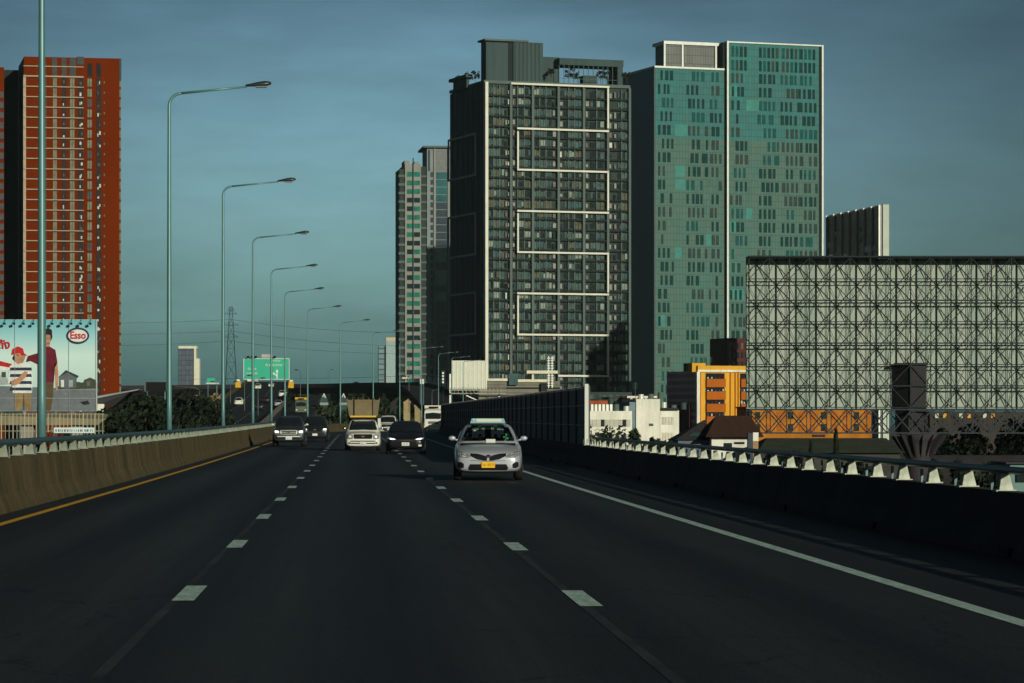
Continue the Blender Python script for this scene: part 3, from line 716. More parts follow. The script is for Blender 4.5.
# ---------------- orange building and its grey neighbour
oran = mat('orange_render', (.62, .32, .03), .8, var=.2, scale=.4, stretch=(1, 1, .2)); orad = mat('orange_deep', (.38, .10, .008), .8, var=.12, scale=.3)
T10, U, Z = tower_root('apartment_building', 'bright orange apartment building with railed balconies beside the truss billboard', 'building', 697, 720, 20)
tz = Z(372, 5); W10 = U(790)
b = MB(); b.box(0.6, W10, 0, 14, 0, tz); b.build('wall', oran, T10)
b = MB(); b.box(0, W10 + .4, -.5, .45, tz, tz + .5); b.box(0.1, W10, -.3, .4, tz + .5, tz + 1.5, 1); b.build('roof_band', [white_wall, oran], T10)
b = MB(); b.box(-.2, .6, -.4, .45, 0, tz); b.build('corner_wall', white_wall, T10)
b = MB(); b.box(-1.0, 2.6, .6, 3, tz, Z(363, 0)); b.build('roof_block', oran, T10)
for k in range(6):
    z0 = tz - 3.0 * (k + 1) + .25
    for p0, p1 in ((705.5, 724.5), (740, 752), (760, 778)):
        b = MB(); b.box(U(p0), U(p1), -.08, .3, z0 + 1.05, z0 + 2.45); fr = b.build('balcony_opening', wm[1], T10)
        b = MB(); b.box(U(p0), U(p1), -.7, -.55, z0 - .9, z0 + 1.05); 
        b.box(U(p0), U(p1), -.55, .1, z0 - .9, z0 - .7); b.build('balcony_front', orad, T10)
        for j in range(5):
            uu = U(p0 + (p1 - p0) * (j + .5) / 5); b = MB(); b.box(uu - .16, uu + .16, -.35, -.1, z0 + 1.06, z0 + 1.06 + rr.uniform(.3, .9)); b.build('laundry', rr.choice([wm[2], red, wm[3]]), T10)
        b = MB(); b.box(U(p0), U(p1), -.8, -.5, z0 + 1.05, z0 + 1.15); b.build('handrail', wm[3], T10)
for p in (700, 730, 735, 738, 755):
    b = MB(); b.box(U(p) - .12, U(p) + .12, -.25, .1, 0, tz); b.build('pilaster', orad, T10)
T11, U, Z = tower_root('warehouse', 'dark blue grey ribbed block adjoining the orange building on its left', 'building', 696.6, 720.6, 20)
b = MB(); b.box(-.35, .55, 0, 15.5, 0, Z(371)); b.build('wall', panel_mat('ribbed_blue', [(.22, .27, .36), (.25, .30, .40), (.28, .33, .43)], (30, 30, 1.7), line=.02), T11)
b = MB(); b.box(-.3, .5, 3.4, 6.5, Z(371), Z(363)); b.build('roof_hut', metal_clad, T11)
b = MB(); b.box(-.8, -.353, 2.4, 13, 0, Z(405)); b.build('annex', mar, T11)

# ---------------- white two-storey buildings behind the right barrier
Tw, U, Z = tower_root('office_building', 'long low white building with strip windows just right of the noise wall', 'building', 583, 540, 8)
tz = Z(411); b = MB(); b.box(-4, U(632), 0, 14, 0, tz); b.build('wall', white_wall, Tw)
wins = []
for zt, zb in ((419.5, 426.5), (434, 441), (448, 454)):
    for i in range(10): wins.append((U(588 + 4.3 * i), U(591.6 + 4.3 * i), -.12, .2, Z(zb), Z(zt), (i * 7 + int(zt)) % 5 == 0))
windows(wins, [mat('win_cream_grey', (.33, .32, .25), .5, var=.3, scale=.5), wm[1]], Tw)
for i in range(8):
    b = MB(); u = U(584 + 3.8 * i); b.box(u, u + .45, .5, 1.2, tz, tz + 1.2); b.build('roof_vent', steel_pale, Tw)
Tw, U, Z = tower_root('office_building', 'plain white stair block standing taller than its white neighbours', 'building', 633, 562, 8)
b = MB(); b.box(.6, U(660), 0, 12, 0, Z(399)); b.build('wall', white_wall, Tw)
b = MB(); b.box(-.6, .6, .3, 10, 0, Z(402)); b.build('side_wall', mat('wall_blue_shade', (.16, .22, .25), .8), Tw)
b = MB(); b.box(U(649), U(653.2), -.1, .2, Z(426), Z(423.5)); b.build('window', wm[3], Tw)
Tw, U, Z = tower_root('office_building', 'white building with tall slatted windows beside the dark ribbed block', 'building', 660, 565, 8)
tz = Z(410.5); b = MB(); b.box(0.05, U(679), 0, 14, 0, tz); b.build('wall', white_wall, Tw)
b = MB(); b.box(.05, U(678), -.4, 13, tz, tz + .5); b.build('roof', slab_dark, Tw)
wins = []
for zt, zb in ((417, 424.5), (432.5, 440)):
    for i in range(4): wins.append((U(662 + 3.1 * i), U(664.3 + 3.1 * i), -.12, .2, Z(zb), Z(zt), 0))
windows(wins, [mat('win_cream2', (.42, .40, .30), .5, var=.3), wm[1]], Tw)
Tw, U, Z = tower_root('shop_building', 'low building with a red and orange colonnade under a white roof slab', 'building', 628, 640, 6)
b = MB(); b.box(0, U(656), .8, 12, 0, Z(398)); b.build('wall', orad, Tw)
b = MB(); b.box(-.3, U(656.5), -.6, 12, Z(398), Z(396)); b.build('roof', white_wall, Tw)
for i in range(6):
    b = MB(); u = U(630 + 4.8 * i); b.box(u, u + .5, -.3, .2, 0, Z(398)); b.build('column', [white_wall, oran, mar][i % 3], Tw)
Tw, U, Z = tower_root('shop_building', 'small rust red building with low roof behind the white strip window block', 'building', 584, 640, 6)
b = MB(); b.box(0, U(608), 0, 12, 0, Z(400)); b.build('wall', mat('rust_wall', (.30, .075, .025), .8, var=.3), Tw)
b = MB(); b.box(-.3, U(608.5), -.4, 12, Z(400), Z(399)); b.build('roof', slab_dark, Tw)
Tw, U, Z = tower_root('utility_building', 'dark low services block between the rust building and the colonnade', 'building', 608.5, 645, 6)
b = MB(); b.box(0.1, U(627.5), 0, 12, 0, Z(397)); b.build('wall', side_dark, Tw)
for i in range(4):
    b = MB(); u = U(610 + 4.4 * i); b.box(u, u + .7, -.2, .1, Z(409), Z(399)); b.build('window', pane[1], Tw)

# water tanks, pipes and aerials on the low roofs
def roof_bits(x, y, z, seed, T):
    rr_ = random.Random(seed); loc = T.matrix_basis.inverted() @ Vector((x, y, z))
    for k in range(3):
        t = MB(); cx_ = loc.x + 1.9 * k; t.tube([(cx_, loc.y, loc.z), (cx_, loc.y, loc.z + rr_.uniform(.8, 1.4))], .55, 12); t.build('water_tank', rr_.choice([steel_pale, fin_grey, metal_clad]), T, False)
    t = MB(); t.bar((loc.x - 1, loc.y + .4, loc.z), (loc.x - 1, loc.y + .4, loc.z + 3.2), .06); 
    for k in range(4): t.bar((loc.x - 1.5, loc.y + .4, loc.z + 2 + .3 * k), (loc.x - .5, loc.y + .4, loc.z + 2 + .3 * k), .035)
    t.build('aerial', fin_grey, T)
for nm, p, yy, Yd, sd_ in (('plain white stair block', 641, 399, 567, 1), ('white building with tall slatted', 664, 409.5, 570, 2), ('bright orange apartment', 715, 369.5, 728, 3), ('long low white building', 606, 411, 546, 4)):
    for o_ in [o for o in C.objects if o.get('label', '').startswith(nm)]:
        bpy.context.view_layer.update(); roof_bits(px(p, Yd), Yd, pz(yy, Yd), sd_, o_)

# ---------------- podium structures below the dark tower
Tp, U, Z = tower_root('car_park', 'pale louvred car park podium in front of the dark tower above the noise wall', 'building', 486, 830, 8)
pod = mat('podium_louvre', (.17, .165, .13), .8, var=.2, scale=.2); cr2 = mat('podium_cream', (.62, .58, .44), .8, var=.15)
b = MB(); b.box(-2, U(560), 0, 25, 0, Z(381)); b.build('wall', pod, Tp)
for k in range(7):
    b = MB(); z = Z(384) - 1.1 * k; b.box(-2, U(560), -.35, -.003, z - .2, z + .2); b.build('louvre', slab_dark if k % 2 else pod, Tp)
b = MB(); b.box(-2, U(509), -.6, 3, Z(381), Z(378.5)); b.box(U(509), U(548), -.6, 3, Z(382), Z(379.3)); b.build('parapet', cr2, Tp)
b = MB(); b.box(U(508), U(517), -1.4, -.4, Z(385), Z(373.5)); b.build('lift_box', pane[1], Tp)
b = MB(); b.box(U(526), U(557), -1, 2, Z(373.5), Z(370.5)); 
for p in (532, 549): b.box(U(p), U(p) + .5, 0, 1, Z(381), Z(373.5))
b.build('canopy', cr2, Tp)
b = MB(); b.box(U(540), U(546), -1.2, -.4, Z(395), Z(383)); b.build('shaft', slab_dark, Tp)
for p in (548, 551.5):
    b = MB(); b.bar((U(p), -.8, Z(388)), (U(p), -.8, Z(356)), .22)
    for k in range(12): b.box(U(p) - .4, U(p) + .4, -1, -.7, Z(386 - 2.5 * k), Z(385.2 - 2.5 * k))
    b.build('mast', steel_pale, Tp)
Tq, U, Z = tower_root('retail_block', 'low dark retail block behind the end of the noise wall', 'building', 560, 840, 8)
b = MB(); b.box(.1, U(632), 0, 20, 0, Z(392)); b.build('wall', wall_dark, Tq)
for k in range(10):
    b = MB(); u = U(564 + 6.5 * k); b.box(u, u + .8, -.1, .1, Z(408), Z(395)); b.build('window', pane[rr.choice([0, 1, 3])], Tq)

# ================================================================== STRUCTURES
# white roadside billboard left of the podium
Tb, U, Z = tower_root('billboard', 'blank white billboard on a catwalk frame left of the car park podium', 'billboard', 452, 640, 10)
b = MB(); b.box(0, U(487), 0, .5, Z(390), Z(360.5)); b.build('panel', mat('billboard_white', (.55, .56, .47), .7, var=.1, scale=.5), Tb)
for k in range(9):
    b = MB(); u = .2 + (U(487) - .4) * k / 8; b.box(u - .05, u + .05, -.12, -.003, Z(390), Z(361)); b.build('rib', steel_pale, Tb)
b = MB(); b.box(-.6, U(505), -1.2, .6, Z(394), Z(393))
for z in (Z(388), Z(390.5)): b.box(-.6, U(505), -1.2, -1.1, z - .05, z + .05)
for k in range(14): b.box(-.6 + 1.0 * k * .85, -.5 + 1.0 * k * .85, -1.2, -1.1, Z(393), Z(388))
b.build('catwalk', mat('catwalk', (.30, .29, .23), .7, var=.2), Tb)
b = MB(); b.bar((U(450), 0, 0), (U(450), 0, Z(374)), .3); b.bar((U(500), 1, 0), (U(500), 1, Z(394)), .35); b.bar((U(463), 0, Z(394)), (U(500), 1, Z(410)), .2); b.build('support', steel_pale, Tb)

# big billboard seen from behind: truss in front of its panels
YT = 300.0; sT = YT / F
truss_m = mat('truss_steel', (.012, .02, .021), .6, metal=0, var=.2, scale=.5)
Tt, U, Z = tower_root('billboard', 'huge billboard seen from behind with a dark steel truss on a thick column', 'billboard', 749, YT, 0)
cell = 2.02; nx = 23; zt = Z(257.5); ch = 2.14; nz = 7  # length beyond the view added so the panel shades the trees behind
b = MB(); b.box(0, nx * cell, 2.2, 2.4, Z(409), zt); 
b.build('panel', panel_mat('panel_back', [(.20, .26, .22), (.30, .36, .30), (.38, .42, .36)], (1.01, 1, 30), rough=.7, line=.05), Tt)
b = MB()
for i in range(nx + 1):
    b.bar((i * cell, 0, zt - ch * nz), (i * cell, 0, zt), .085 if i % 2 else .12)
for j in range(nz + 1):
    b.bar((0, 0, zt - j * ch), (nx * cell, 0, zt - j * ch), .13 if j % 2 == 0 else .08)
b.box(-.05, nx * cell + .05, -.3, 2.1, zt, zt + .16)
b.build('truss_grid', truss_m, Tt)
b = MB()
for i in range(0, nx + 1, 2):
    for j in range(1, nz + 1, 2):
        for dx in (-1, 1):
            for dz in (-1, 1):
                x1, z1 = (i + dx * 1) * cell, zt - (j + dz) * ch
                if 0 <= x1 <= nx * cell and z1 >= zt - nz * ch - .1: b.bar((i * cell, 0, zt - j * ch), (x1, 0, z1), .075)
b.build('diagonal', truss_m, Tt)
b = MB()
for i in range(nx * 2 + 1):
    x = i * cell / 2; b.bar((x, 1.95, zt - ch * nz), (x, 1.95, zt), .045)
    if i < nx * 2:
        for j in range(nz):
            z = zt - j * ch
            if (i + j) % 2: b.bar((x, 1.95, z), (x + cell / 2, 1.95, z - ch), .035)
            else: b.bar((x + cell / 2, 1.95, z), (x, 1.95, z - ch), .035)
for j in range(nz + 1): b.bar((0, 1.95, zt - j * ch - .15), (nx * cell, 1.95, zt - j * ch - .15), .06)
for i in range(nx + 1):
    for j in range(nz + 1):
        b.bar((i * cell, 0, zt - j * ch), (i * cell, 1.95, zt - j * ch), .045)
        if j < nz: b.bar((i * cell, 0, zt - j * ch), (i * cell, 1.95, zt - (j + 1) * ch), .045)
b.build('rear_truss', truss_m, Tt)
b = MB(); z0, z1 = Z(433), Z(409.5)
for y in (-.8, 2):
    for z in (z0, z1): b.bar((-.1, y, z), (nx * cell + 1, y, z), .13)
    for i in range(nx * 1 + 1):
        x = i * cell; b.bar((x, y, z0), (x, y, z1), .08)
        if i < nx: b.bar((x, y, z0), (x + cell, y, z1), .10); b.bar((x + cell, y, z0), (x, y, z1), .10)
for i in range(nx + 1): b.bar((i * cell, -.8, z0), (i * cell, 2, z0), .07); b.bar((i * cell, -.8, z1), (i * cell, 2, z1), .07)
b.build('lower_truss', mat('lower_truss', (.025, .034, .042), .6, var=.2), Tt)
col_m = mat('column_steel', (.02, .018, .02), .6, var=.15)
b = MB(); x0, x1 = U(898), U(927); b.hexa([(x0 + 1.1, .2, Z(434)), (x1, .35, Z(434)), (x1, 1.85, Z(434)), (x0, 1.6, Z(434)), (x0 + 1.1, .2, Z(364)), (x1, .35, Z(364)), (x1, 1.85, Z(364)), (x0, 1.6, Z(364))])
b.box(x0 - .1, x1 + .15, .15, 1.88, Z(364), Z(362.8)); b.build('column_box', col_m, Tt)
b = MB(); rings = []
for z, r in ((0, 1.3), (Z(470), 1.25), (Z(452), 1.2), (Z(441), 1.5), (Z(434), 2.2)):
    rings.append([((x0 + x1) / 2 + .5 + r * math.cos(a * math.pi / 8), .3 - 1.0 + r * math.sin(a * math.pi / 8), z) for a in range(16)])
b.loft(rings); b.build('column', mat('column_concrete', (.04, .036, .038), .8, var=.2), Tt, True)
b = MB()
for i in range(9):
    a = math.pi * (1 + i / 8); cx_ = (x0 + x1) / 2 + .5
    b.quad((cx_ + 1.15 * math.cos(a), -.7 + 1.15 * math.sin(a), Z(460)), (cx_ + 2.9 * math.cos(a), -.7 + 2.2 * math.sin(a), Z(434.4)), (cx_ + 1.3 * math.cos(a) + .1, -.7 + 1.3 * math.sin(a), Z(434.4)))
b.build('gusset', col_m, Tt)

# long orange building that shows through the lower truss
To, U, Z = tower_root('warehouse', 'long orange building glimpsed under the truss billboard', 'building', 752, 620, 4)
b = MB(); b.box(0, U(872), 0, 16, 0, Z(408)); b.build('wall', mat('orange_aged', (.36, .135, .014), .8, var=.35, scale=.25), To)
for k in range(11):
    for zt2, zb2 in ((412, 419), (424, 431)):
        b = MB(); b.box(U(755 + 11 * k), U(760 + 11 * k), -.1, .2, Z(zb2), Z(zt2)); b.build('window', orad if k % 3 else wm[1], To)
b = MB(); b.box(-.3, U(873), -.5, 16, Z(408), Z(406.5)); b.build('roof', orad, To)
b = MB(); b.box(U(812), U(825), -.12, .1, Z(437), Z(434.5)); b.build('vent_strip', wm[4], To)
To, U, Z = tower_root('warehouse', 'pale industrial shed far right behind the billboard column', 'building', 930, 640, 4)
b = MB(); b.box(0, 32, 0, 16, 0, Z(412)); b.build('wall', mat('shed_wall', (.04, .034, .028), .8, var=.3, scale=.3), To)
for k in range(8):
    b = MB(); b.box(U(935 + 8 * k), U(938.5 + 8 * k), -.1, .1, Z(418), Z(413.5)); b.build('window', [wm[2], oran, wm[1]][k % 3], To)

# brown hip-roofed house
Th, U, Z = tower_root('house', 'white house with a dark brown hip roof in front of the orange building', 'house', 711, 260, 0)
W_ = U(760); ez = Z(437); rz_ = Z(415.5)
b = MB(); b.box(.1, W_ - .2, .4, 8, 0, ez); b.build('wall', white_wall, Th)
b = MB(); e0 = -.5
rf = mat('roof_brown_tile', (.055, .028, .02), .8, var=.25, scale=2, stretch=(1, 1, 1))
r0, r1 = U(718.5), U(746)
b.quad((e0, -.4, ez), (W_ + .3, -.4, ez), (r1 + .9, 4, rz_), (r0 + .3, 4, rz_)); b.quad((e0, 8.6, ez), (e0, -.4, ez), (r0 + .3, 4, rz_))
b.quad((W_ + .3, -.4, ez), (W_ + .3, 8.6, ez), (r1 + .9, 4, rz_)); b.quad((W_ + .3, 8.6, ez), (e0, 8.6, ez), (r0 + .3, 4, rz_), (r1 + .9, 4, rz_)); b.quad((e0, -.4, ez - .02), (e0, 8.6, ez - .02), (W_ + .3, 8.6, ez - .02), (W_ + .3, -.4, ez - .02))
b.build('roof', rf, Th)
for p0, p1, y0, y1 in ((724.5, 732.5, 443, 449), (735, 745, 442, 444)):
    b = MB(); b.box(U(p0), U(p1), .3, .45, Z(y1), Z(y0)); b.build('window', wm[1], Th)
Th, U, Z = tower_root('house', 'blue grey lean-to house with a skylight roof, left of the brown roof', 'house', 678, 262, 0)
b = MB(); b.box(0, U(711) - .1, 0, 8, 0, Z(440)); b.build('wall', mat('wall_bluegrey', (.10, .13, .16), .8, var=.15), Th)
b = MB(); b.hexa([(-.3, -.3, Z(440)), (U(711) - .15, -.3, Z(440)), (U(711) - .15, 6, Z(440)), (-.3, 6, Z(440)), (2.6, 2.6, Z(420)), (U(711) - .15, 2.6, Z(420)), (U(711) - .15, 3, Z(420)), (2.6, 3, Z(420))]); b.build('roof', side_dark, Th)
b = MB(); b.hexa([(.9, .02, Z(436.5)), (2.0, .02, Z(436.5)), (2.0, .2, Z(436.8)), (.9, .2, Z(436.8)), (2.2, 1.85, Z(427)), (2.95, 1.85, Z(427)), (2.95, 2.0, Z(427)), (2.2, 2.0, Z(427))]); b.build('skylight', pane[1], Th)
Th, U, Z = tower_root('water_tank_tower', 'small blue and white box tower right of the brown roofed house', 'tower', 748, 240, 0)
b = MB(); b.box(0, U(753), 0, .6, 0, Z(433)); b.build('shaft', mat('shaft_blue', (.045, .06, .08), .7), Th)
b = MB(); b.box(U(753) + .003, U(758.5), .0, .6, Z(441), Z(432.5)); b.build('tank', white_wall, Th)
b = MB(); b.box(U(753) + .003, U(758.5), .05, .6, 0, Z(441)); b.build('shaft_wall', mat('tan_wall', (.3, .2, .1), .8), Th)
Th, U, Z = tower_root('warehouse', 'long low shed with a mossy grey green roof below the truss billboard', 'building', 757, 250, 0)
W_ = U(905)
b = MB(); b.box(.3, W_ - .3, .5, 12, 0, Z(453)); b.build('wall', mat('shed_dark', (.05, .05, .045), .9, var=.3), Th)
b = MB(); b.hexa([(0, 0, Z(453)), (W_, 0, Z(453)), (W_, 12.5, Z(453)), (0, 12.5, Z(453)), (1.6, 6, Z(438.5)), (W_ - .5, 6, Z(438.5)), (W_ - .5, 6.6, Z(438.5)), (1.6, 6.6, Z(438.5))]); b.build('roof', mat('roof_moss', (.04, .05, .034), .9, var=.25, scale=.8), Th)
Th, U, Z = tower_root('boundary_wall', 'long grey boundary wall among dark trees at far right', 'wall', 880, 308, 0)
b = MB(); b.box(0, 34, 0, .3, 0, Z(457)); b.box(-.1, 34.1, -.06, .36, Z(457), Z(455)); b.build('wall_run', mat('wall_grey_dark', (.022, .021, .022), .9, var=.3, scale=.4), Th)
Th, U, Z = tower_root('signal_cabinet', 'pale blue green roadside cabin at the right edge behind the rail', 'cabin', 1010, 60, 0)
b = MB(); b.box(0, 1.6, 0, 1.2, 0, Z(464)); b.build('body', mat('cabin_teal', (.13, .22, .21), .6), Th)
b = MB(); b.box(-.1, 1.7, -.1, 1.3, Z(464), Z(462.3)); b.build('roof', side_dark, Th)
b = MB(); b.box(.12, .34, -.05, .05, Z(482), Z(473)); b.build('window', wm[1], Th)

# ================================================================== LEFT SIDE
# billboard with a printed poster
YB = 300.0
Tl, U, Z = tower_root('billboard', 'printed roadside billboard with a man, a boy in red cap and a red oval logo', 'billboard', 97, YB, 0)
xr = 0.0; xl = U(-62); zt, zb = Z(319.5), Z(411)
b = MB(); b.box(xl, xr, 0, .5, zb, zt); b.build('panel', steel_pale, Tl)
def pm(name, c): return mat('print_' + name, c, .6, var=.22, scale=1.1, fine=.08, bscale=6)
grad = bpy.data.materials.new('print_sky'); grad.use_nodes = True
gn = grad.node_tree.nodes; gl_ = grad.node_tree.links; tc = gn.new('ShaderNodeTexCoord'); spx = gn.new('ShaderNodeSeparateXYZ'); gl_.new(tc.outputs['Object'], spx.inputs[0])
mr = gn.new('ShaderNodeMapRange'); mr.inputs[1].default_value = Z(385); mr.inputs[2].default_value = zt; gl_.new(spx.outputs[2], mr.inputs[0])
cr = gn.new('ShaderNodeValToRGB'); gl_.new(mr.outputs[0], cr.inputs[0]); e = cr.color_ramp.elements
e[0].color = (.42, .58, .55, 1); e[1].color = (.10, .36, .42, 1); k_ = e.new(.45); k_.color = (.50, .66, .62, 1); k_ = e.new(.75); k_.color = (.26, .52, .56, 1)
gl_.new(cr.outputs[0], gn['Principled BSDF'].inputs['Base Color']); gn['Principled BSDF'].inputs['Roughness'].default_value = .6
PM = [grad, pm('road', (.13, .15, .16)), pm('skin', (.42, .22, .13)), pm('hair', (.02, .018, .018)), pm('maroon', (.12, .012, .022)), pm('khaki', (.24, .16, .07)),
      pm('red', (.40, .02, .02)), pm('white', (.6, .64, .62)), pm('navy', (.03, .035, .06)), pm('house', (.10, .12, .13)), pm('hedge', (.05, .065, .04)), pm('brown', (.10, .065, .035)), pm('greylight', (.3, .34, .34))]
P = MB(); LV = [0]
def shape(pts, m, lv):
    P.prism([(U(x), Z(y)) for x, y in pts], -.02 - .012 * lv, -.001 + -.012 * (lv - 1), m)
def rect(x0, y0, x1, y1, m, lv): shape([(x0, y0), (x1, y0), (x1, y1), (x0, y1)], m, lv)
def oval(cx, cy, rx, ry, m, lv, n=20): shape([(cx + rx * math.cos(6.2832 * i / n), cy + ry * math.sin(6.2832 * i / n)) for i in range(n)], m, lv)
rect(-61.5, 319.8, 96.6, 411, 0, 1)
shape([(-61.5, 388), (0, 386), (58, 388), (96.5, 386), (96.5, 410.8), (-61.5, 410.8)], 1, 2)
shape([(56, 388), (60, 385), (96.4, 382), (96.4, 388), (60, 390)], 10, 3)
shape([(59, 387), (59, 377), (66, 370.5), (77, 377), (76, 388), (66, 389)], 9, 4); shape([(57.5, 378), (66, 370), (79, 376), (77.5, 378), (67, 372.5)], 8, 5)
rect(61, 380, 64, 387, 7, 5); rect(69, 380, 73, 387, 12, 5)
shape([(84, 380), (90, 377.5), (96, 380), (96, 387), (84, 387)], 10, 4); rect(87, 381, 90, 386, 9, 5)
shape([(80, 402), (88, 400.5), (90, 404), (84, 405)], 3, 4)
shape([(-61, 352), (0, 361), (12, 364), (12, 368), (-61, 358)], 6, 3); shape([(-61, 358), (0, 366), (12, 368), (12, 371), (-61, 372)], 7, 4)
shape([(-61, 378), (-20, 372), (6, 376), (10, 384), (-61, 392)], 12, 3); shape([(-50, 380), (-20, 375), (0, 379), (-4, 383), (-50, 384)], 8, 5)
# man
shape([(39, 381), (54, 381), (53, 396), (51, 410.7), (44.5, 410.7), (46, 396), (44, 396), (42.5, 410.7), (37, 410.7)], 11, 5)
shape([(38, 353), (43, 346.5), (49, 346), (55.5, 350), (57.5, 362), (55, 368), (54, 382), (38.5, 382), (39, 365), (31, 361), (26, 362), (28, 356)], 4, 6)
shape([(54.5, 364), (57.5, 362), (58.5, 376), (58, 390), (56, 391), (55.5, 378)], 2, 6)
shape([(44.5, 335), (49.5, 333), (51, 338), (49.8, 346.5), (45.5, 347)], 2, 7); shape([(44, 337.5), (44.4, 330.5), (48, 327.5), (52, 330), (52.5, 337.5), (51, 341), (50.5, 335), (47, 334.5)], 3, 8)
# boy
shape([(14, 391), (31, 391), (31, 410.7), (25.5, 410.7), (24, 398), (20, 410.7), (15.5, 410.7)], 5, 5)
shape([(10, 366), (16, 362), (25, 363), (31, 366), (33, 380), (32, 393), (13, 393), (12, 382), (8, 384), (8.5, 374)], 7, 7)
for y0 in (367.5, 374, 381, 387.5): shape([(10.5, y0), (31.5, y0), (32, y0 + 3), (9.8, y0 + 3)], 8, 8)
shape([(11, 381), (18, 378), (25, 371), (28, 372), (26, 377), (19, 384), (12, 386)], 2, 9)
shape([(14, 353), (22, 351), (26, 356), (23, 363), (17, 364), (15, 360)], 2, 8); shape([(12.5, 358), (14.5, 354), (15, 361), (13.5, 360)], 3, 8)
shape([(11.5, 355), (12.5, 349), (18, 346.3), (23, 348.5), (24.5, 353.5), (27.5, 355.3), (24, 355.8), (19, 353), (13.5, 354.5)], 6, 9)
# faces, folds and roof lines of the print
for x0, y0, x1, y1, m_ in ((17, 354.5, 18.6, 355.6, 3), (21.5, 354.2, 23, 355.3, 3), (46.8, 338.2, 47.8, 338.9, 3), (49.2, 338.2, 50.1, 338.9, 3), (47.2, 343, 49.6, 343.7, 6), (23.6, 394, 24.4, 410, 11), (44.6, 384, 45.4, 410, 3), (46, 349, 46.5, 356, 6), (40.2, 366, 40.8, 381, 3), (53, 366, 53.6, 381, 3), (58, 389.5, 96, 390.1, 12), (-60, 398, 96, 398.5, 12), (2, 372, 6, 377, 10)): rect(x0, y0, x1, y1, m_, 10)
for k in range(9): oval(70 + 3 * k, 383.5 + .6 * math.sin(k * 2.1), 2.2, 1.6, 10, 3.5 + .05 * k, 10)
for k in range(6): rect(96 - 27 * k - .12, 319.8, 96 - 27 * k + .12, 410.8, 12, 11)
P.build('poster_print', PM, Tl, fix=True)
LG = MB()
def oval2(rx, ry, y0, m):
    LG.prism([(U(78) + rx * math.cos(6.2832 * i / 28), Z(335.7) + ry * math.sin(6.2832 * i / 28)) for i in range(28)], -y0, -y0 + .03, m)
oval2(1.14, .82, .16, 0); oval2(.96, .62, .18, 1)
lg = LG.build('logo', [PM[8], PM[7]], Tl)
lg_red = pm('logo_red', (.45, .015, .025))
text('Esso', 'logo_letters', 1.02, lg_red, lg, (U(78), -.2, Z(335.6)), sx=.86, bold=.03)
text('ถัง', 'headline', 1.15, lg_red, Tl, (U(10.6), -.17, Z(345)), align='RIGHT', bold=.03)
for k in range(18):
    q = MB(); x = -.6 - .95 * k; q.bar((x, -.05, zt + .05), (x, -.9, zt - .35), .035); q.box(x - .12, x + .12, -1.1, -.8, zt - .55, zt - .35); q.build('spot_lamp', black, Tl)
b = MB()
for k in range(5): x = -1 - 3.4 * k; b.bar((x, .7, 0), (x, .7, zt), .15)
b.box(xl, xr, -.9, -.5, zb - .15, zb - .05); b.build('support', rail_m, Tl)
# beige guideway beam, fence and a strip sign under the billboard
Tg, U, Z = tower_root('guideway_beam', 'beige concrete guideway beam running under the printed billboard', 'beam', 107, 285, 0)
b = MB(); b.hexa([(U(-60), 0, Z(425)), (U(97), 0, Z(425)), (U(97), 3, Z(425)), (U(-60), 3, Z(425)), (U(-60), 0, Z(414)), (U(106), 0, Z(419)), (U(106), 3, Z(414)), (U(-60), 3, Z(414))]); b.build('beam', mat('beam_beige', (.22, .19, .12), .85, var=.3, scale=.8, stretch=(1, 1, .3)), Tg)
for p in (20, -40, 70): b = MB(); b.box(U(p), U(p) + 1.2, .6, 2.4, 0, Z(425)); b.build('pier', concrete, Tg)
Tf, U, Z = tower_root('fence', 'tall fence of thin pale uprights below the printed billboard', 'fence', 0, 150, 0)
fm = mat('fence_pale', (.35, .34, .24), .6, var=.2)
b = MB()
for k in range(34):
    p = -22 + 3.9 * k
    if p > 104: break
    b.bar((U(p), 0, 3), (U(p), 0, Z(413)), .028 if k % 3 else .05)
for y in (414, 431): b.bar((U(-25), 0.05, Z(y)), (U(104), 0.05, Z(y)), .03)
b.build('uprights', fm, Tf)
b = MB(); b.box(U(-25), U(104), -.1, .2, 0, 6.5); b.build('base_wall', concrete_d, Tf)
Ts, U, Z = tower_root('strip_sign', 'narrow white strip sign with dark lettering on the fence at left', 'sign', 54, 149, 0)
b = MB(); b.box(0, U(94.5), -.06, 0, Z(433), Z(427.5)); b.build('board', mat('sign_white', (.55, .66, .66), .5), Ts)
b = MB(); rr = random.Random(12); x = .08
while x < U(93):
    wd = rr.uniform(.02, .1); b.box(x, x + wd, -.075, -.061, Z(431.6), Z(429.4)); x += wd + rr.uniform(.03, .09)
b.build('lettering', mat('letter_dark', (.10, .13, .14), .6), Ts)
for p in (56, 92): b = MB(); b.bar((U(p), .05, 0), (U(p), .05, Z(427.5)), .05); b.build('leg', rail_m, Ts)
# canopy roof with white column
Tc, U, Z = tower_root('canopy', 'grey canopy roof sloping up to the right with a white column beside the billboard', 'canopy', 92, 340, 0)
b = MB(); b.hexa([(0, 0, Z(399.5)), (U(137), 2, Z(390)), (U(137), 9, Z(390)), (0, 9, Z(399.5)), (0, 0, Z(397)), (U(138), 2, Z(388.6)), (U(138), 9, Z(388.6)), (0, 9, Z(397))]); b.build('roof', mat('canopy_grey', (.20, .23, .24), .6, var=.15), Tc)
b = MB(); b.hexa([(0, .4, Z(407)), (U(112), .4, Z(407)), (U(112), 8, Z(407)), (0, 8, Z(407)), (0, .4, Z(399.6)), (U(128), 2.2, Z(392.6)), (U(128), 8, Z(392.6)), (0, 8, Z(399.6))]); b.build('fascia', side_dark, Tc)
b = MB(); b.box(U(97), U(104), 0.0, 1, 0, Z(404)); b.build('column', white_wall, Tc)
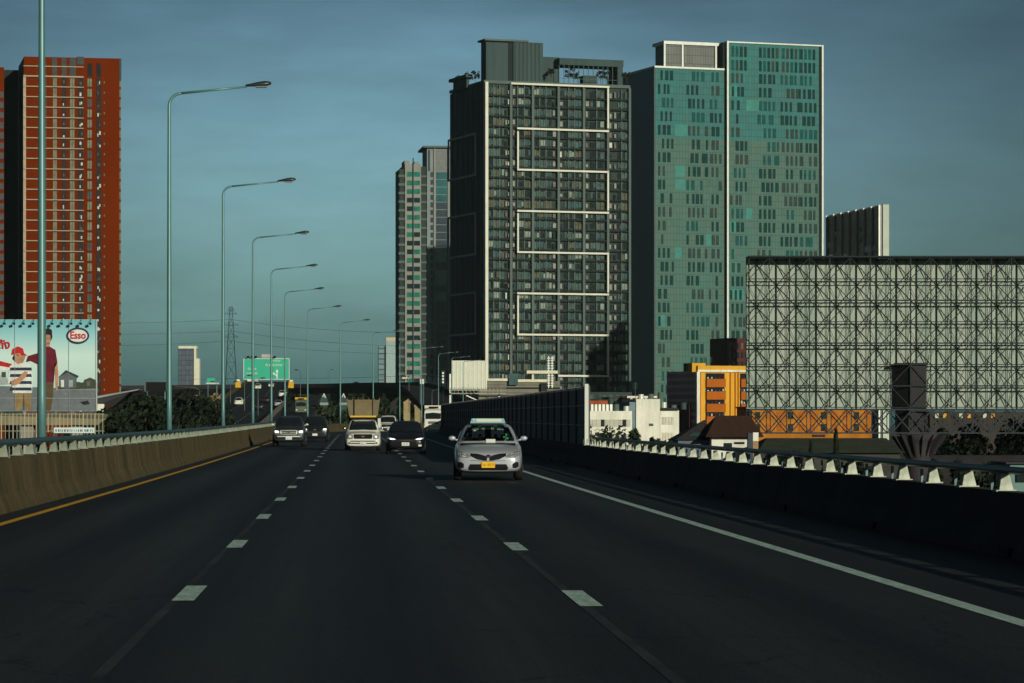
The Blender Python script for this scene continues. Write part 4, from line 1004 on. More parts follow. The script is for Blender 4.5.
# unlit display board
Td, U, Z = tower_root('display_board', 'dark electronic display board on two posts above the trees at left', 'sign', 146, 420, 0)
b = MB(); b.box(0, U(166), 0, .5, Z(391), Z(382)); b.build('screen', black, Td)
b = MB(); b.box(-.25, -.003, -.05, .6, Z(391.5), Z(381.5)); b.box(U(166) + .003, U(166) + .25, -.05, .6, Z(391.5), Z(381.5)); b.build('frame', fin_grey, Td)
for p in (147, 165): b = MB(); b.bar((U(p), .3, 0), (U(p), .3, Z(391)), .14); b.build('post', pole_m, Td)

# ---------------- carriageway climbing beyond the left barrier
def roadB(Y): return (-21.4 - .02 * max(0, Y - 600) + .004 * max(0, 600 - Y), -2.5 + 2.85 * sm(330, 430, Y) + .0245 * max(0, Y - 430) * (1 if Y < 1100 else 1))
bb = MB(); bw = []; cw = []; Y = 320; rings = []
while Y <= 1040:
    x, z = roadB(Y)
    rings.append([(x - 7.2, Y, z), (x + 7.2, Y, z), (x + 7.2, Y, z - .8), (x + 3, Y, z - 2), (x - 3, Y, z - 2), (x - 7.2, Y, z - .8)]); Y += 20
bb.loft(rings); struct(bb.build('climbing_road', asphalt_far))
for s, lb in ((-1, 'pale parapet along the left edge of the climbing carriageway'), (1, 'pale parapet along the right edge of the climbing carriageway')):
    b = MB(); rg = []; Y = 320
    while Y <= 1000:
        x, z = roadB(Y); x += s * 6.9; rg.append([(x - .15, Y, z + .01), (x + .15, Y, z + .01), (x + .1, Y, z + 1), (x - .1, Y, z + 1)]); Y += 20
    b.loft(rg); tag(b.build('parapet', concrete_l if s < 0 else mat('parapet_grey', (.13, .125, .11), .9, var=.3, scale=.3)), lb, 'parapet')
b = MB()
for l in (-2.1, 2.1):
    Y = 440
    while Y < 1000:
        (x, z), (x2, z2) = roadB(Y), roadB(Y + 3); b.quad((x + l - .1, Y, z + .02), (x + l + .1, Y, z + .02), (x2 + l + .1, Y + 3, z2 + .02), (x2 + l - .1, Y + 3, z2 + .02)); Y += 12
struct(b.build('climbing_road_markings', white_paint, fix=False))
# ---------------- flyover: a box girder across the view, turning toward the camera at its right end
path = [(-260, 1030, 11.5), (-160, 1040, 12.3), (-90, 1045, 12.9), (-40, 1040, 13.3), (-10, 1020, 13.3), (6, 985, 13.2), (14.5, 930, 12.6), (17.8, 860, 10.9), (19, 780, 8.6), (19, 700, 6.3), (19, 620, 4.2), (19.5, 540, 2.4)]
def catmull(ps, n):
    out = []; P_ = [Vector(p) for p in ps]
    for i in range(len(P_) - 1):
        p0, p1, p2, p3 = P_[max(i - 1, 0)], P_[i], P_[i + 1], P_[min(i + 2, len(P_) - 1)]
        for k in range(n):
            t = k / n; out.append(.5 * ((2 * p1) + (-p0 + p2) * t + (2 * p0 - 5 * p1 + 4 * p2 - p3) * t * t + (-p0 + 3 * p1 - 3 * p2 + p3) * t ** 3))
    out.append(P_[-1]); return out
fp = catmull(path, 5)
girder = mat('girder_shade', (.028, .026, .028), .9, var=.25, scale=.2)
rf_ = empty('flyover', 'long dark flyover crossing behind the traffic and curving down to the right', 'flyover')
rings = []; near = []; far = []
for i, p in enumerate(fp):
    d = (fp[min(i + 1, len(fp) - 1)] - fp[max(i - 1, 0)]); d.z = 0; d.normalize(); nrm = Vector((d.y, -d.x, 0))   # to the right of travel = towards the camera
    hw = 5.5
    a, c = p + nrm * hw, p - nrm * hw
    rings.append([a, c, c - Vector((0, 0, .5)), p - nrm * 2.5 - Vector((0, 0, 2.4)), p + nrm * 2.5 - Vector((0, 0, 2.4)), a - Vector((0, 0, .5))])
    near.append([a + Vector((0, 0, .9)) - nrm * .25, a + Vector((0, 0, .9)), a - Vector((0, 0, .35)) + nrm * .05, a - Vector((0, 0, .35)) - nrm * .25])
    far.append([c + Vector((0, 0, 1.0)), c + nrm * .25 + Vector((0, 0, 1.0)), c + nrm * .25, c])
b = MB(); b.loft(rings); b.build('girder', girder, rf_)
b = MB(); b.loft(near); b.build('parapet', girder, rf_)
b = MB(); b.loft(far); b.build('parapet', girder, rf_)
b = MB(); b.tube([Vector(f[0]) + Vector((0, 0, 2.0)) for f in far], .07, 4)
for f in far[::1]: b.bar(Vector(f[0]), Vector(f[0]) + Vector((0, 0, 2.0)), .04)
b.build('screen_rail', fin_grey, rf_)
pier_m = mat('pier_ochre', (.30, .24, .13), .9, var=.25, scale=.3)
for i in (4, 8, 12, 16, 21, 25, 28, 31, 35, 40, 45, 50):
    p = fp[i]; b = MB(); b.hexa([(p.x - 1, p.y - .9, GZ), (p.x + 1, p.y - .9, GZ), (p.x + 1, p.y + .9, GZ), (p.x - 1, p.y + .9, GZ), (p.x - 1, p.y - .9, p.z - 5.4), (p.x + 1, p.y - .9, p.z - 5.4), (p.x + 1, p.y + .9, p.z - 5.4), (p.x - 1, p.y + .9, p.z - 5.4)])
    b.hexa([(p.x - 1, p.y - .9, p.z - 5.4), (p.x + 1, p.y - .9, p.z - 5.4), (p.x + 1, p.y + .9, p.z - 5.4), (p.x - 1, p.y + .9, p.z - 5.4), (p.x - 3, p.y - .9, p.z - 2.45), (p.x + 3, p.y - .9, p.z - 2.45), (p.x + 3, p.y + .9, p.z - 2.45), (p.x - 3, p.y + .9, p.z - 2.45)])
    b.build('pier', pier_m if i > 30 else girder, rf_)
# ramp beyond, with the yellow truck
bb = MB(); rings = []
for k in range(16):
    Y = 480 + 22 * k; z = .7 + .0235 * (Y - 480); x = -11.2 - .004 * (Y - 480)
    rings.append([(x - 2.6, Y, z), (x + 3.0, Y, z), (x + 3.0, Y, z - 1.2), (x - 2.6, Y, z - 1.2)])
bb.loft(rings); struct(bb.build('slip_road', asphalt_far))

# gabled roadside shelters lit by the sun under the flyover
for p, lb in ((324, 'small teal gabled shelter with a pale peak, left of the two under the flyover'), (343.5, 'small teal gabled shelter with a pale peak, right of the two beside the loaded pickup')):
    Tk, U, Z = tower_root('shelter', lb, 'shelter', p - 4.5, 700, 0)
    W_ = U(p + 4.5)
    b = MB(); b.box(.1, W_ - .1, .1, 3, 0, Z(402)); b.build('wall', mat('shelter_teal', (.035, .07, .07), .7, var=.2), Tk)
    b = MB(); b.prism([(0, Z(401.9)), (W_, Z(401.9)), (W_ * .72, Z(396)), (W_ * .5, Z(393.2)), (W_ * .28, Z(396))], 0, 3.2); b.build('roof', MATS['shelter_teal'], Tk)
    b = MB(); b.prism([(W_ * .3, Z(397)), (W_ * .5, Z(392.8)), (W_ * .74, Z(397.6)), (W_ * .62, Z(398)), (W_ * .5, Z(395)), (W_ * .4, Z(397.2))], -.1, -.003); b.build('gable_trim', steel_pale, Tk)
    b = MB(); b.box(0.05, W_ - .05, -.05, .09, Z(405), Z(402.6)); b.build('fascia', mat('fascia_grey', (.25, .28, .27), .7), Tk)

# green direction sign
Tn, U, Z = tower_root('direction_sign', 'large green overhead direction sign with white lettering and arrow', 'sign', 243.5, 560, 0)
grn = mat('sign_green', (.006, .36, .22), .45, var=.06, scale=.4); wht = mat('sign_letter', (.62, .68, .64), .5, var=.05)
W_ = U(289.5)
b = MB(); b.box(0, W_, 0, .15, Z(379.5), Z(358.5)); b.build('board', grn, Tn)
b = MB()
b.box(0, W_, -.03, -.002, Z(358.9), Z(358.4)); b.box(0, W_, -.03, -.002, Z(379.6), Z(379.1)); b.box(0, .1, -.03, -.002, Z(379), Z(359)); b.box(W_ - .1, W_, -.03, -.002, Z(379), Z(359)); b.build('border', wht, Tn)
text('ทางด่วน', 'lettering', .5, wht, Tn, (U(276), -.03, Z(360.8)))
text('ถ.พระราม 9', 'lettering', .72, wht, Tn, (U(275.5), -.03, Z(364.9)), sx=1.15)
text('ดินแดง', 'lettering', .55, wht, Tn, (U(252), -.03, Z(368.8))); text('ดาวคะนอง', 'lettering', .5, wht, Tn, (U(252), -.03, Z(373.2)))
b = MB(); b.prism([(U(276.4), Z(378.6)), (U(277.6), Z(378.6)), (U(277.6), Z(371.8)), (U(278.6), Z(371.8)), (U(277), Z(369.2)), (U(275.4), Z(371.8)), (U(276.4), Z(371.8))], -.05, -.003)
b.prism([(U(276.4), Z(376.2)), (U(276.4), Z(374.8)), (U(274.6), Z(373.4)), (U(274.9), Z(372.6)), (U(272.6), Z(372.8)), (U(273.2), Z(375)), (U(273.8), Z(374.2))], -.06, -.012); b.build('arrow', wht, Tn)
for p in (246, 287.5): b = MB(); b.bar((U(p), .4, -2 - GZ - 6), (U(p), .4, Z(357.5)), .11); b.build('post', black, Tn)
b = MB(); b.bar((U(244), .4, Z(358)), (U(289), .4, Z(358)), .14); b.bar((U(244), .4, Z(378)), (U(289), .4, Z(378)), .14); b.build('gantry_beam', pole_m, Tn)
b = MB(); b.box(U(261.5), U(272.5), .3, .6, Z(357.4), Z(354.2)); b.build('lamp_panel', mat('pale_pink', (.42, .36, .38), .6), Tn)
for p in (247, 251, 254.5, 273.5): b = MB(); b.box(U(p), U(p + 2.4), -.9, .4, Z(357.6), Z(356)); b.build('spot_lamp', black, Tn)
Tn2, U, Z = tower_root('direction_sign', 'tiny far green sign on the flyover left of the large green sign', 'sign', 207, 900, 0)
b = MB(); b.box(0, U(215), 0, .2, Z(382.5), Z(378)); b.build('board', grn, Tn2)
b = MB(); b.box(U(206), U(219), -.1, .3, Z(384), Z(382.7)); b.build('gantry_beam', steel_pale, Tn2)
for p in (208, 217): b = MB(); b.bar((U(p), .2, 8), (U(p), .2, Z(382)), .15); b.build('post', pole_m, Tn2)
yel = mat('yellow_marker', (.58, .33, .02), .6, var=.1)
for p, y0, y1, lb in ((238, 379.5, 387.5, 'yellow crash marker with pale top left of the green sign'), (291, 380, 388, 'yellow crash marker just right of the green sign')):
    Ty, U, Z = tower_root('crash_marker', lb, 'marker', p - 2.8, 640, 0)
    b = MB(); b.hexa([(0, 0, Z(y1)), (U(p + 2.8), 0, Z(y1)), (U(p + 2.8), .3, Z(y1)), (0, .3, Z(y1)), (.15, 0, Z(y0 + 1.5)), (U(p + 2.6), 0, Z(y0 + 1.5)), (U(p + 2.6), .3, Z(y0 + 1.5)), (.15, .3, Z(y0 + 1.5))]); b.build('board', yel, Ty)
    b = MB(); b.box(.3, U(p + 1.8), -.05, .2, Z(y0 + 1.45), Z(y0)); b.build('lamp', lens, Ty)
    b = MB(); b.bar((U(p), .45, 6), (U(p), .45, Z(y1)), .07); b.build('post', black, Ty)

# thin posts and lamps among the trees and along the climbing road
pole_g = mat('pole_grey', (.09, .13, .13), .5, var=.1)
def small_lamp(label, p, Y, ytop, arm, z0=GZ, group=None):
    r = empty('street_light', label, 'street light', (px(p, Y), Y, z0), 0, group)
    zt_ = pz(ytop, Y) - z0; b = MB(); b.tube([(0, 0, 0), (0, 0, zt_)], [.075, .05], 6); b.build('pole', pole_g, r, True)
    b = MB(); a = arm * Y / F; b.tube([(0, 0, zt_), (a * .2, 0, zt_ + .35), (a, 0, zt_ + .5)], .045, 6); b.build('arm', pole_g, r, True)
    b = MB(); b.ico((a, 0, zt_ + .5), (.5, .2, .13)); b.build('lamp_head', lamp_m, r, True)
    return r
small_lamp('thin lamp post with long arm reaching left over dark trees', 199.5, 420, 390, -24)
small_lamp('short lamp post among the dark trees near second street light', 181, 400, 400, -6)
small_lamp('lamp post at the left edge of the climbing road below yellow marker', 216.5, 620, 384, -4)
small_lamp('slim lamp post on the climbing road between second and third street lights', 230.5, 600, 384, 5, roadB(600)[1] - 3)
small_lamp('slim lamp post on the climbing road just right of the large white van', 244.5, 560, 378, 5, roadB(560)[1] - 3)
small_lamp('slim lamp post standing under the green sign', 258, 520, 381, 5, roadB(520)[1] - 3)
small_lamp('slim lamp post at the right parapet of the climbing road', 300.5, 700, 372, -4, 2)
small_lamp('far lamp post rising from the flyover near its middle', 329, 1030, 371, 3, 10)
small_lamp('double armed lamp post standing behind the white box truck', 432, 640, 392, 4, 2)
small_lamp('lamp post on the descending flyover left of the white box truck', 409, 800, 366, 3, 4)
Tm, U, Z = tower_root('sign_post', 'narrow pale sign plate on twin posts right of the cluster street lights', 'sign', 420, 620, 0)
b = MB(); b.box(0, U(424), 0, .15, Z(384), Z(379)); b.build('plate', steel_pale, Tm)
for p in (420.3, 423.7): b = MB(); b.bar((U(p), .2, 8), (U(p), .2, Z(384)), .08); b.build('post', pole_m, Tm)
b = MB()
Tm, U, Z = tower_root('hanging_sign', 'vertical dark sign with pale marks beside the blank white billboard', 'sign', 441, 660, 0)
b.box(0, U(445.5), 0, .2, Z(388), Z(370)); b.build('board', slab_dark, Tm)
for k in range(5):
    b = MB(); b.box(.25, .65, -.05, -.003, Z(374 + 3.1 * k), Z(372 + 3.1 * k)); b.build('mark', wht, Tm)
b = MB(); b.bar((.5, .4, 0), (.5, .4, Z(388)), .1); b.build('post', pole_m, Tm)

# ---------------- pylon and wires
Ty, U, Z = tower_root('pylon', 'lattice power pylon rising behind the third street light', 'pylon', 231, 1300, 0)
b = MB(); H = Z(306); st = mat('pylon_steel', (.07, .10, .10), .6, var=.1)
def pw(z): return 3.4 * (1 - z / H) ** 1.0 + .55
lv = [0, 12, 22, 30, 37, 43, 48, 53, 57.5, H - .5]
lv = [z for z in lv if z < H - .4] + [H - .4]
for z0, z1 in zip(lv, lv[1:]):
    a, c = pw(z0), pw(z1)
    q0 = [(-a, -a, z0), (a, -a, z0), (a, a, z0), (-a, a, z0)]; q1 = [(-c, -c, z1), (c, -c, z1), (c, c, z1), (-c, c, z1)]
    for i in range(4):
        j = (i + 1) % 4; b.bar(q0[i], q1[i], .12); b.bar(q0[i], q1[j], .06); b.bar(q0[j], q1[i], .06); b.bar(q1[i], q1[j], .06)
b.build('lattice', st, Ty)
for y, wd in ((314, 2.7), (325, 3.2), (337, 3.2), (310, 1.6)):
    b = MB(); z = Z(y); b.bar((-wd, 0, z), (wd, 0, z), .16); b.bar((-wd, 0, z), (0, 0, z + 1.5), .1); b.bar((wd, 0, z), (0, 0, z + 1.5), .1); b.build('cross_arm', st, Ty)
wire_m = mat('wire', (.03, .035, .04), .6)
for i, (yl, yp, yr, zr_, lb) in enumerate(((323, 319.5, 333, 331, 'uppermost sagging power line through the pylon'), (334, 331, 347, 345, 'middle sagging power line through the pylon'), (346, 341, 352, 352, 'lowest sagging power line through the pylon'))):
    b = MB(); pts = []
    for k in range(11):
        t = k / 10; p = 60 + (231 - 60) * t; y = yl + (yp - yl) * t + 4 * t * (1 - t) * 1.5; pts.append((px(p, 1300), 1299, pz(y, 1300)))
    for k in range(1, 17):
        t = k / 16; p = 231 + 240 * t; y = yp + (zr_ - yp) * t + 4 * t * (1 - t) * 6; pts.append((px(p, 1300), 1299, pz(y, 1300)))
    b.tube(pts, .07, 4); tag(b.build('power_line', wire_m), lb, 'power line', 'power lines through the pylon')

# ---------------- vegetation
spots = [(104, 330, 408, 3.2, 9), (118, 350, 400, 4.2, 10), (132, 345, 396, 4.6, 11), (146, 360, 397, 4.5, 12), (159, 350, 400, 4.2, 13), (173, 365, 393, 4.8, 14), (186, 370, 398, 4.2, 15), (197, 390, 402, 4.5, 16), (209, 400, 412, 3.4, 17), (84, 320, 420, 3, 18)]
dsc = ['behind the white canopy column', 'under the tip of the grey canopy', 'just left of the dark display board', 'below the dark display board', 'right of the display board', 'behind the tallest near street light', 'left of the thin long armed lamp post', 'right of the thin long armed lamp post', 'at the foot of the climbing parapet', 'behind the strip sign']
for (p, Y, y, r, sd_), d in zip(spots, dsc):
    tree('tree', 'dark leafy tree ' + d, px(p, Y), Y, pz(y, Y) - GZ, r, sd_, 1700, .42, [leaf_a, leaf_a, leaf_b], group='dark trees left of the road')
tree('shrub', 'dry tan shrub at the left parapet of the climbing road', px(215, 560), 560, 6, 1.7, 31, 260, .35, [leaf_dry, leaf_dry, leaf_b], z0=pz(413, 560) - 2.5, cat='shrub')
# woods under and beyond the flyover
rr = random.Random(21); f = MB()
for i in range(26000):
    Y = rr.uniform(1080, 1300); x = rr.uniform(px(60, Y), px(470, Y)); top = 12.3 + 1.2 * math.sin(x * .21) + .9 * math.sin(x * .083 + 2)
    z = GZ + rr.random() ** .6 * (top - GZ) + rr.uniform(-1.2, .6)
    p = Vector((x, Y - 40 * rr.random(), min(z, 13.2))); a = Vector((rr.gauss(0, 1), rr.gauss(0, 1), rr.gauss(0, 1))).normalized(); bq = a.orthogonal().normalized(); q = a.cross(bq); s = rr.uniform(.7, 1.6)
    f.quad(p - bq * s, p + q * s * .6, p + bq * s, p - q * s * .6, m=0 if rr.random() < .75 else 1)
f.box(-190, 70, 1240, 1250, GZ, 10, 0)
o = stuff(f.build('distant_woods', [leaf_a, leaf_b], fix=False))
for i, (p, Y, y, r) in enumerate([(306, 640, 405, 4), (318, 650, 408, 4.2), (333, 640, 407, 4.4), (352, 650, 406, 4.2), (370, 640, 404, 4.2), (386, 660, 403, 4.2), (292, 650, 408, 3)]):
    tree('tree', 'dark tree under the flyover, ' + ['behind the dark suv roof', 'left of the left shelter foot', 'between the two shelters', 'behind the loaded pickup crate', 'right of the loaded crate', 'behind the small white car', 'at the foot of the yellow truck'][i], px(p, Y), Y, pz(y, Y) - GZ, r, 60 + i, 700, .6, group='dark trees under the flyover')
rsp = [(593, 300, 424, 1.6, 'beside the noise wall end post'), (604, 300, 427, 1.8, 'second from the noise wall end'), (619, 290, 430, 1.3, 'below the strip windows of the low white building'), (631, 240, 429, 1.1, 'with a spreading top before the white stair block'), (648, 240, 437, .8, 'left below the small stair block window'), (656, 240, 436.5, .7, 'below the white slatted windows'), (671, 230, 440, .7, 'beside the blue lean-to house')]
for i, (p, Y, y, r, d) in enumerate(rsp):
    tree('tree', 'small dark tree ' + d, px(p, Y), Y, pz(y, Y) - GZ, r * (1.0 if i else 1.3), 80 + i, 1500, .24, group='small trees right of the barrier', flat=2.4)
def conifer(label, p, Y, y, wdt, seed):
    rr = random.Random(seed); root = empty('conifer', label, 'conifer', (px(p, Y), Y, GZ), 0, 'conifers below the truss billboard'); h = pz(y, Y) - GZ
    b = MB(); b.tube([(0, 0, 0), (0, 0, h * .95)], [.16, .02], 6); b.build('trunk', bark, root)
    f = MB()
    for i in range(900):
        t = rr.random() ** .7; z = 1 + (h - 1) * t; r = wdt * (1 - t) ** .55 * math.sqrt(rr.random()); a = rr.uniform(0, 6.28)
        p_ = Vector((math.cos(a) * r, math.sin(a) * r, z)); d = Vector((math.cos(a) * .3, math.sin(a) * .3, 1)).normalized() * rr.uniform(.15, .4); q = Vector((-math.sin(a), math.cos(a), 0)) * .1
        f.quad(p_ - q, p_ + d * .5 - q * .3, p_ + d, p_ + q, m=rr.choice([0, 0, 0, 1]))
    f.build('crown', [leaf_a, leaf_b], root, fix=False)
conifer('tall narrow dark conifer before the mossy shed roof', 836, 200, 431.5, .55, 1)
conifer('short narrow conifer left of the tall one before the mossy roof', 811, 205, 443, .45, 2)
for i, (p, Y, y, r, d) in enumerate([(782, 200, 452, 1.2, 'in front of the mossy shed wall'), (860, 190, 452, 1.4, 'left of the billboard column'), (888, 304, 446, 2, 'against the left side of the billboard column'), (938, 312, 434, 3, 'right of the billboard column'), (958, 318, 428, 3.5, 'behind the boundary wall, left of the black clump'), (984, 314, 427, 3.5, 'under the right end of the lower truss'), (1010, 316, 425, 3.8, 'at the right edge under the truss'), (930, 303, 462, 1.6, 'low in front of the boundary wall'), (965, 303, 463, 1.6, 'in front of the boundary wall toward the right'), (995, 150, 466, 1.2, 'beside the teal cabin'), (1030, 314, 424, 3.8, 'cut by the right picture edge')]):
    tree('tree', 'dark shaded tree ' + d, px(p, Y), Y, pz(y, Y) - GZ, r, 120 + i, 2600, .3 if r < 2 else .4, [leaf_a, leaf_a, leaf_b], group='dark trees around the billboard column', flat=1.6)

# ================================================================== VEHICLES
def paint(name, col, rough=.32, metal=.0, coat=.6): return mat('paint_' + name, col, rough, metal=metal, var=.05, scale=1.5, coat=coat, spec=.3)
screen = bpy.data.materials.new('windscreen'); screen.use_nodes = True
_n = screen.node_tree.nodes; _l = screen.node_tree.links
_t = _n.new('ShaderNodeBsdfTransparent'); _t.inputs[0].default_value = (.34, .42, .40, 1); _mx = _n.new('ShaderNodeMixShader'); _fr = _n.new('ShaderNodeFresnel'); _fr.inputs[0].default_value = 1.45
_g = _n.new('ShaderNodeBsdfGlossy'); _g.inputs['Roughness'].default_value = .03; _g.inputs['Color'].default_value = (.75, .8, .72, 1)
_l.new(_fr.outputs[0], _mx.inputs[0]); _l.new(_t.outputs[0], _mx.inputs[1]); _l.new(_g.outputs[0], _mx.inputs[2]); _l.new(_mx.outputs[0], _n['Material Output'].inputs['Surface'])
interior = mat('seat_dark', (.006, .006, .006), .9, var=.3, spec=0); lens_d = mat('lamp_lens_grey', (.17, .18, .18), .15, var=.2, scale=12)
plate_w = mat('plate_white', (.6, .62, .6), .5); plate_y = mat('plate_yellow', (.74, .46, .015), .6); plate_t = mat('plate_red', (.45, .04, .01), .5); plate_k = mat('plate_black', (.03, .03, .04), .5)

def bake_subdiv(o, lvl=2):
    md = o.modifiers.new('s', 'SUBSURF'); md.levels = lvl
    dg = bpy.context.evaluated_depsgraph_get(); dg.update(); me = bpy.data.meshes.new_from_object(o.evaluated_get(dg))
    o.modifiers.clear(); old = o.data; o.data = me; me.name = old.name; bpy.data.meshes.remove(old)
    me.polygons.foreach_set('use_smooth', [True] * len(me.polygons)); return o
def bvh(o):
    me = o.data; return BVHTree.FromPolygons([v.co.copy() for v in me.vertices], [tuple(p.vertices) for p in me.polygons])
def decal(trees, cols, m, name, parent, axis='front', off=.008, rows=4, dense=3, thick=.012, sgn=1):
    """sheet that hugs the body: cols = (coordinate, z low, z high) seen from the front, back or one side"""
    cc = []
    for (a, b_) in zip(cols, cols[1:]):
        for k in range(dense): t = k / dense; cc.append(tuple(a[i] + (b_[i] - a[i]) * t for i in range(3)))
    cc.append(cols[-1]); V = []; 
    for (u, z0, z1) in cc:
        for r in range(rows + 1):
            z = z0 + (z1 - z0) * r / rows
            if axis == 'front': o_, d = Vector((u, -8, z)), Vector((0, 1, 0))
            elif axis == 'back': o_, d = Vector((u, 8, z)), Vector((0, -1, 0))
            else: o_, d = Vector((8 * sgn, u, z)), Vector((-sgn, 0, 0))
            best = None
            for tr in trees:
                h = tr.ray_cast(o_, d)
                if h[0] is not None and (best is None or h[3] < best): best = h[3]
            if best is None: best = V[-1][1] if V else 8
            V.append((o_, best, d))
    q = MB(); nr = rows + 1
    fr = [o_ + d * (t - off - thick) for o_, t, d in V]; bk = [o_ + d * (t + .01) for o_, t, d in V]
    for c in range(len(cc) - 1):
        for r in range(rows):
            i = c * nr + r; q.quad(fr[i], fr[i + nr], fr[i + nr + 1], fr[i + 1])
    ring = [c * nr for c in range(len(cc))] + [(len(cc) - 1) * nr + r for r in range(1, nr)] + [c * nr + rows for c in reversed(range(len(cc) - 1))] + [r for r in reversed(range(1, rows))]
    for a, b_ in zip(ring, ring[1:] + ring[:1]): q.quad(fr[a], fr[b_], bk[b_], bk[a])
    o = q.build(name, m, parent)
    return o
def wheel(parent, x, y, r, wd, s):
    q = MB(); rings = []
    for dx, rr_ in ((-wd / 2, r * .62), (-wd / 2, r * .92), (-wd * .36, r), (wd * .36, r), (wd / 2, r * .92), (wd / 2, r * .62)):
        rings.append([(x + dx, y + rr_ * math.cos(6.2832 * k / 24), r + rr_ * math.sin(6.2832 * k / 24)) for k in range(24)])
    q.loft(rings); w_ = q.build('wheel', rubber, parent, True)
    q = MB(); xo = x + s * (wd / 2 + .004)
    for k in range(5):
        a = 6.2832 * k / 5; d = Vector((0, math.cos(a), math.sin(a))); n = Vector((0, -math.sin(a), math.cos(a))); c = Vector((xo, y, r))
        p0, p1 = c + d * r * .12, c + d * r * .66
        q.hexa([p0 - n * .04, p0 + n * .04, p1 + n * .05, p1 - n * .05] + [v + Vector((-s * .03, 0, 0)) for v in (p0 - n * .04, p0 + n * .04, p1 + n * .05, p1 - n * .05)])
    rg = []
    for dx, rr_ in ((0, r * .60), (0, r * .68), (-s * .03, r * .68)): rg.append([(xo + dx, y + rr_ * math.cos(6.2832 * k / 24), r + rr_ * math.sin(6.2832 * k / 24)) for k in range(24)])
    q.loft(rg, caps=False); q.build('rim', rim_m, w_)

KIND = {
 'sedan': dict(L=4.55, W=.88, st=[(0, .60, .64, .30, .48, .58, .50, .60), (.06, .72, .77, .22, .46, .66, .60, .70), (.32, .80, .86, .19, .48, .76, .68, .81), (.9, .82, .88, .18, .52, .86, .72, .93), (1.32, .83, .88, .18, .55, .92, .76, .99), (2.2, .83, .885, .18, .56, .95, .72, .97), (3.3, .83, .88, .18, .58, .97, .72, .99), (4.0, .80, .86, .2, .6, .97, .68, 1.02), (4.45, .72, .78, .28, .6, .92, .62, .98), (4.55, .62, .68, .36, .6, .84, .55, .9)],
   gh=[(.90, 1.22, 3.95, .80), (1.0, 1.36, 3.80, .78), (1.2, 1.74, 3.5, .70), (1.38, 2.12, 3.15, .60), (1.45, 2.36, 2.95, .50)], roof=1.475, wheels=(.88, 3.52, .31, .2)),
 'pickup': dict(L=5.2, W=.90, st=[(0, .66, .70, .42, .62, .86, .56, .92), (.07, .78, .83, .36, .60, .94, .66, 1.0), (.35, .84, .89, .32, .62, 1.0, .72, 1.06), (1.0, .85, .9, .32, .66, 1.04, .76, 1.11), (1.4, .85, .9, .32, .68, 1.08, .78, 1.14), (2.4, .85, .9, .32, .68, 1.12, .76, 1.14), (3.35, .85, .9, .32, .68, 1.14, .78, 1.15), (3.45, .85, .9, .34, .7, 1.14, .8, 1.14), (5.1, .84, .89, .42, .7, 1.14, .8, 1.14), (5.2, .78, .83, .46, .7, 1.08, .74, 1.1)],
   gh=[(1.08, 1.3, 3.42, .82), (1.2, 1.5, 3.38, .79), (1.42, 1.82, 3.3, .73), (1.62, 2.1, 3.2, .66), (1.70, 2.26, 3.1, .58)], roof=1.74, wheels=(.95, 4.05, .37, .24)),
 'suv': dict(L=4.7, W=.92, st=[(0, .68, .72, .40, .60, .84, .58, .92), (.07, .80, .84, .33, .58, .94, .68, 1.0), (.35, .86, .91, .30, .62, 1.0, .74, 1.06), (1.0, .87, .92, .30, .64, 1.05, .78, 1.1), (1.4, .87, .92, .30, .66, 1.08, .8, 1.14), (2.4, .87, .92, .30, .66, 1.1, .78, 1.12), (3.5, .87, .92, .30, .66, 1.1, .78, 1.12), (4.3, .86, .9, .34, .68, 1.1, .76, 1.14), (4.63, .78, .84, .4, .68, 1.06, .7, 1.1), (4.7, .7, .76, .46, .68, 1.0, .66, 1.04)],
   gh=[(1.06, 1.3, 4.62, .83), (1.2, 1.5, 4.55, .80), (1.42, 1.84, 4.4, .74), (1.66, 2.16, 4.2, .66), (1.74, 2.36, 4.05, .58)], roof=1.79, wheels=(.92, 3.75, .36, .24)),
}
